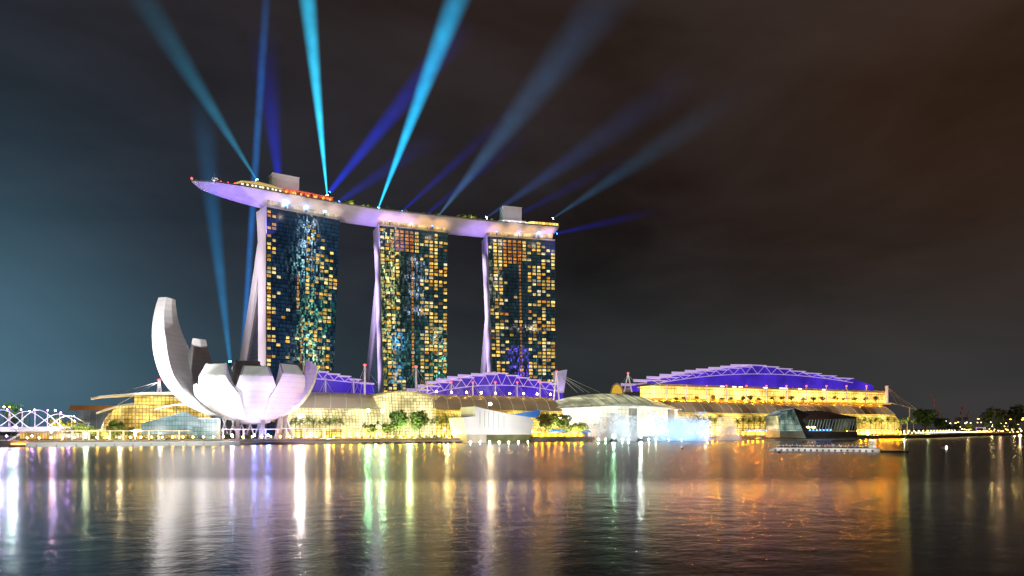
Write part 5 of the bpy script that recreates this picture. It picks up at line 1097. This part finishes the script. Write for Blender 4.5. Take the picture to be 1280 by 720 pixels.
for f in (.12, .37, .62, .87): p = jl + jx * JL * f - jy * 5; p.z = 5.5; lamp('SPOT', p, 2600, (1, .93, .85), jl + jx * JL * f + jy * 2 + Vector((0, 0, .8)), 120, .8, .4, 'jetty_lamp')
def buoy(px, py, r, m, l):
    Y = F * 10 / (py - HY); p = PD(px, py, Y); p.z = 0; mb = MB(); mb.lathe(p, [(0, -r * .6), (r * .8, -.3 * r), (r, .2 * r), (r * .8, .8 * r), (r * .3, 1.3 * r), (0, 1.4 * r)], 12, mi=0); mb.lathe(p, [(r * 1.02, .0), (r * 1.03, .25 * r), (r * .9, .62 * r), (r * .4, .7 * r)], 12, mi=1)
    tag(mb.build('buoy', [m, M['white']], origin=p, smooth=True), l, 'buoy', 'buoys on the bay')
M['buoy_red'] = mat('buoy_red', (.6, .05, .05), .4, emit=(.8, .05, .05), es=.15)
for a in ((974, 566, .65, M['buoy_red'], 'red buoy just below the left end of the jetty'), (1179, 560.5, .75, M['buoy_red'], 'dark red buoy right of the jetty post'), (1241, 561, .8, M['white'], 'white and red buoy near the dark right edge'), (853, 562, .6, M['buoy_red'], 'pinkish buoy on the water under the blue fountain spray'), (806, 556, .5, M['buoy_red'], 'smallest red buoy by the white fountain curtain')): buoy(*a)
p = PD(1183, 561, 353); p.z = 0; mb = MB(); mb.lathe(p, [(.2, -.2), (.25, .6), (.4, .7), (.3, 1.2), (0, 1.3)], 8); tag(mb.build('buoy_light', M['bulb_white'], origin=p), 'tiny white light beside the dark red buoy', 'lamp')
p = PD(1275, 556, 420); p.z = 0; mb = MB(); mb.tube([p + Vector((0, 0, -1)), p + Vector((0, 0, 5))], .3, 7); mb.lathe(p + Vector((0, 0, 5)), [(.3, 0), (.8, .2), (.8, 1), (0, 1.6)], 8); tag(mb.build('channel_marker', M['bulb'], origin=p), 'yellow lit channel marker post at the right edge of the water', 'marker')

# ------------------------------------------------------------------ far right shore: lamps, trees, cranes, small gate
M['crane_red'] = mat('crane_red', (.55, .08, .05), .5, emit=(1, .12, .08), es=.12)
def crane(x0, y0, x1, y1, Y, label, w=3.2):
    a, b_ = PD(x0, y0, Y), PD(x1, y1, Y); g = Vector((a.x, a.y, GZ)); T = thing('tower_crane', label, 'crane', g)
    mb = MB(); mb.tube([g, a], w * .35, 4); mb.build('mast', M['white_steel'], T)
    mb = MB(); mb.box(a, (w * 1.6, w * 1.4, w * 1.2)); mb.build('cab', M['white'], T)
    for k in range(6):
        p, q = a.lerp(b_, k / 6), a.lerp(b_, (k + 1) / 6); s = w * (.5 - .05 * k); mb = MB(); d = (q - p).normalized(); sx = Vector((d.z, 0, -d.x)).normalized() if abs(d.y) < .9 else Vector((1, 0, 0))
        for sg in (-1, 1): mb.tube([p + sx * s * sg, q + sx * s * sg], .22 * w / 3, 4)
        mb.tube([p + sx * s, q - sx * s], .2 * w / 3, 4); mb.tube([p - sx * s, q + sx * s], .2 * w / 3, 4); mb.tube([p - sx * s, p + sx * s], .2 * w / 3, 4)
        mb.build('jib', M['crane_red'] if k % 2 else M['white_steel'], T)
crane(1174, 520, 1163.5, 492, 1250, 'tallest leaning red and white crane above the dark trees on the far shore', 5)
crane(1197.5, 524, 1204.5, 505.5, 1300, 'shorter red tipped crane right of the tall leaning one', 5)
crane(1207, 523, 1211.5, 513.5, 1350, 'smallest pale crane on the far shore', 4); crane(1260, 521, 1252, 512.5, 1350, 'pale crane leaning left near the right edge', 4)
fb = make_tree('far_tree', 22, 11, 71, M['leaf_dark'], M['leaf'], 'x', group='trees on the far right shore', nleaf=900, ls=1.0)
for k, (x, Y, s, l) in enumerate(((1242, 1150, 1.75, 'large dim round tree on the far shore, left of two'), (1271, 1180, 1.95, 'large dim round tree on the far shore at the right edge'), (1196, 1000, .55, 'low dark tree on the far shore under the shorter crane'), (1212, 1020, .6, 'low lit tree on the far shore left of the small gate'), (1230, 1030, .62, 'low lit tree on the far shore right of the small gate'), (1250, 1040, .7, 'low yellow lit tree on the far shore under the pale crane'), (1266, 1050, .66, 'low lit tree on the far shore close to the right edge'), (1186, 930, .5, 'low dark tree at the far end of the mall quay'))):
    p = PD(x, 535, Y); t = fb if k == 0 else dup(fb); t.location = (p.x, p.y, GZ); t.scale = (s, s, s); t.rotation_euler = (0, 0, k); t['label'] = l
p = PD(15, 535, 620); t = dup(fb, label='dim pale tree behind the footbridge in the left haze', group='trees far left'); t.location = (p.x, p.y, GZ); t.scale = (.85, .85, 1.25)
p = PD(1226, 535, 985); T = thing('lit_gate', 'small white lit gate frame on the far right shore', 'gate', (p.x, p.y, GZ), MRZ)
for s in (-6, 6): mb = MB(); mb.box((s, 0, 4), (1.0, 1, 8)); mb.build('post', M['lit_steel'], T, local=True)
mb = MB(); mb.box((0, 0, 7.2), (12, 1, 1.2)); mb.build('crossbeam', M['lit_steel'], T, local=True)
rr = random.Random(77)
lab = ('warm street lamp on the far right shore, glaring orange', 'small warm lamp in the far right shore lights', 'white lamp among the far right shore lights')
pole = {}
def far_lamp(x, y, Y, m, r, l):
    p = PD(x, y, Y)
    if (m, r) not in pole:
        mb = MB(); mb.tube([(0, 0, -30), (0, 0, 0)], .12, 4, mi=0); mb.lathe((0, 0, 0), [(0, -.2), (r, .2), (r, .7), (0, 1.0)], 7, mi=1); o = mb.build('street_lamp', [M['dark'], M[m]]); pole[(m, r)] = o
    else: o = dup(pole[(m, r)])
    o.location = p; tag(o, l, 'street lamp', 'street lamps on the far right shore')
for x, y in ((1223, 524), (1263, 524.5), (1278, 525), (1279, 523)): far_lamp(x, y, 1150, 'bulb_orange', 1.5, lab[0])
for k in range(70):
    x = rr.uniform(1178, 1280); far_lamp(x, rr.uniform(527, 541.5) if k % 2 else rr.uniform(536, 542), rr.uniform(1060, 1180), rr.choice(('bulb', 'bulb', 'bulb_orange')), rr.choice((.6, .9)), lab[1])
for k in range(12): far_lamp(rr.uniform(1180, 1280), rr.uniform(526, 541), rr.uniform(1060, 1180), 'bulb_white', .6, lab[2])
for x in (1210, 1240, 1268): p = PD(x, 535, 1010); lamp('POINT', (p.x, p.y, 14), 9e3, (1, .72, .25), size=1, name='far_spill')
p = PD(15, 500, 600); lamp('POINT', p, 40e3, (.65, .9, .85), size=1, name='far_spill')  # added lamp, unseen, that pales the tree behind the footbridge
p = PD(1250, 535, 1100); lamp('POINT', (p.x, p.y, 22), 24e3, (1, .6, .3), size=1, name='far_spill')
for x, y in ((5, 509.5), (12, 509.5), (93, 527), (37, 515), (69, 514)): far_lamp(x, y, 470, 'bulb_orange' if x == 12 else 'bulb_white', .55, 'lamp behind the helix footbridge, %s' % {5: 'white, leftmost', 12: 'orange, leftmost pair', 93: 'white, low by the hall', 37: 'white, above its top tube', 69: 'white, over the orange trees'}[x])

# ------------------------------------------------------------------ searchlights
def beam_mat(name, col, st, L, r0, r1, fade, p):
    m = bpy.data.materials.new(name); m.use_nodes = True; nt = m.node_tree; nt.nodes.remove(nt.nodes['Principled BSDF'])
    t = node(nt, 'ShaderNodeTexCoord'); sp = node(nt, 'ShaderNodeSeparateXYZ'); lk(nt, t.outputs['Object'], sp.inputs[0])
    z = mth(nt, 'DIVIDE', sp.outputs['Z'], L, clamp=True); r = mth(nt, 'MULTIPLY_ADD', z, r1 - r0, r0)
    rho2 = mth(nt, 'ADD', mth(nt, 'MULTIPLY', sp.outputs['X'], sp.outputs['X']), mth(nt, 'MULTIPLY', sp.outputs['Y'], sp.outputs['Y']))
    pr = mth(nt, 'POWER', mth(nt, 'SUBTRACT', 1.0, mth(nt, 'DIVIDE', rho2, mth(nt, 'MULTIPLY', r, r)), clamp=True), 1.5)
    hz = node(nt, 'ShaderNodeTexNoise', i_Scale=.05, i_Detail=3.0); lk(nt, t.outputs['Object'], hz.inputs['Vector']); pr = mth(nt, 'MULTIPLY', pr, mth(nt, 'MULTIPLY_ADD', hz.outputs['Fac'], 1.6, .35))
    fd = mth(nt, 'POWER', mth(nt, 'SUBTRACT', 1.0, z, clamp=True), fade)
    v = mth(nt, 'MULTIPLY', mth(nt, 'MULTIPLY', pr, fd), mth(nt, 'DIVIDE', st, mth(nt, 'POWER', r, p)))
    e = node(nt, 'ShaderNodeEmission'); e.inputs[0].default_value = (*col, 1); lk(nt, v, e.inputs[1]); lk(nt, e.outputs[0], nt.nodes['Material Output'].inputs['Volume'])
    m.cycles.emission_sampling = 'NONE'
    return m
BN = 0
def searchlight(px0, py0, px1, py1, wpx, col, st, label, Y=None, dY=0, fade=.6, p=1.35, m='bulb_cyan', r0=.7, deck=True, lens=1.):
    global BN
    BN += 1
    if Y is None: q, a = DP(px0, 12); Y = (q - CAM).dot(FW)
    a, b_ = PD(px0, py0, Y), PD(px1, py1, Y + dY); d = b_ - a; L = d.length; r1 = wpx / 2 * (Y + dY) / F
    T = thing('searchlight', label, 'searchlight', a, group='searchlights of the light show'); rot = d.to_track_quat('Z', 'Y').to_matrix()
    base = Vector((a.x, a.y, ZR if deck else max(a.z - 3, GZ)))
    mb = MB(); mb.box((0, 0, base.z - a.z + .4), (1.6, 1.6, .8)); mb.tube([(0, 0, base.z - a.z), (0, 0, -.4)], .3, 6); mb.build('pedestal', M['dark'], T, local=True)
    mb = MB(); mb.lathe((0, 0, -1.6), [(0, 0), (.7, 0), (.95, .5), (.95, 1.5), (.8, 1.5)], 12); o = mb.build('housing', M['dark'], T, local=True); o.rotation_euler = rot.to_euler()
    mb = MB(); mb.lathe((0, 0, -.15), [(0, 0), (1.1 * lens, 0), (1.0 * lens, .35), (0, .8)], 12); o = mb.build('lens', M[m], T, local=True); o.rotation_euler = rot.to_euler()
    n = 20; mb = MB(); mb.loft([[(r * math.cos(6.283 * k / n), r * math.sin(6.283 * k / n), z) for k in range(n)] for r, z in ((r0, .4), (r1, L))]); o = mb.build('light_beam', beam_mat('beam_%d' % BN, col, st, L, r0, r1, fade, p), T, local=True); o.rotation_euler = rot.to_euler()
searchlight(321, 225, 152, -44, 56, (.02, .27, .46), .62, 'searchlight left of the lounge roof, its teal beam leaning far left', fade=1.0)
searchlight(409, 244, 382, -26, 30, (.02, .50, .80), 2.2, 'searchlight at the red restaurant end, bright cyan beam almost upright', fade=.35)
searchlight(473, 260, 580, -24, 42, (.01, .42, .78), 2.2, 'searchlight in the roof garden over the middle tower, bright cyan beam leaning right', fade=.4, lens=1.5)
searchlight(548, 270, 790, -40, 92, (.07, .20, .42), .5, 'searchlight right of the middle tower, broad teal beam leaning right', fade=.7, lens=1.3)
searchlight(608, 272, 880, 84, 72, (.03, .10, .34), .34, 'searchlight left of the right lift housing, dim blue beam', fade=1.0, lens=1.3)
searchlight(691, 273, 950, 100, 66, (.03, .14, .28), .34, 'searchlight over the blunt deck end, dim teal beam leaning right', fade=1.1)
searchlight(412, 240, 590, 20, 48, (.004, .03, .72), 1.0, 'searchlight behind the red restaurant, deep blue beam leaning right', fade=1.3, m='bulb_blue', r0=3, Y=690)
searchlight(424, 252, 560, 160, 40, (.004, .02, .45), .55, 'searchlight right of the red restaurant, low dim blue beam', fade=1.5, m='bulb_blue', r0=3, Y=695)
searchlight(349, 232, 326, 20, 56, (.002, .016, .60), .85, 'searchlight behind the lounge roof, wide deep blue beam pointing up', fade=1.5, m='bulb_blue', r0=3.2, Y=660)
searchlight(503, 264, 650, 130, 28, (.004, .014, .42), .5, 'searchlight between middle and right lift housings, thin dim blue beam', fade=1.5, m='bulb_blue', r0=1.6, Y=710)
searchlight(530, 270, 680, 150, 30, (.003, .010, .30), .4, 'searchlight behind the garden right half, faint blue beam', fade=1.4, m='bulb_blue', r0=2, Y=715)
searchlight(696, 292, 830, 262, 20, (.003, .012, .42), .35, 'searchlight behind the right tower top, low faint blue beam', fade=1.3, m='bulb_blue', r0=2, Y=760, deck=False)
searchlight(640, 272, 800, 190, 28, (.003, .010, .28), .3, 'searchlight behind the right lift housing, faint blue beam', fade=1.4, m='bulb_blue', r0=2, Y=745)
searchlight(287.5, 452, 250, 120, 40, (.003, .13, .32), .85, 'searchlight behind the lotus museum, blue beam rising past the deck tip', fade=1.0, p=1.15, Y=560, r0=1.8, deck=False)
searchlight(302, 475, 334, -20, 15, (.008, .12, .42), .75, 'searchlight behind the left hotel tower, narrow blue beam pointing up', fade=.6, p=1.0, Y=790, r0=3.5, deck=False)
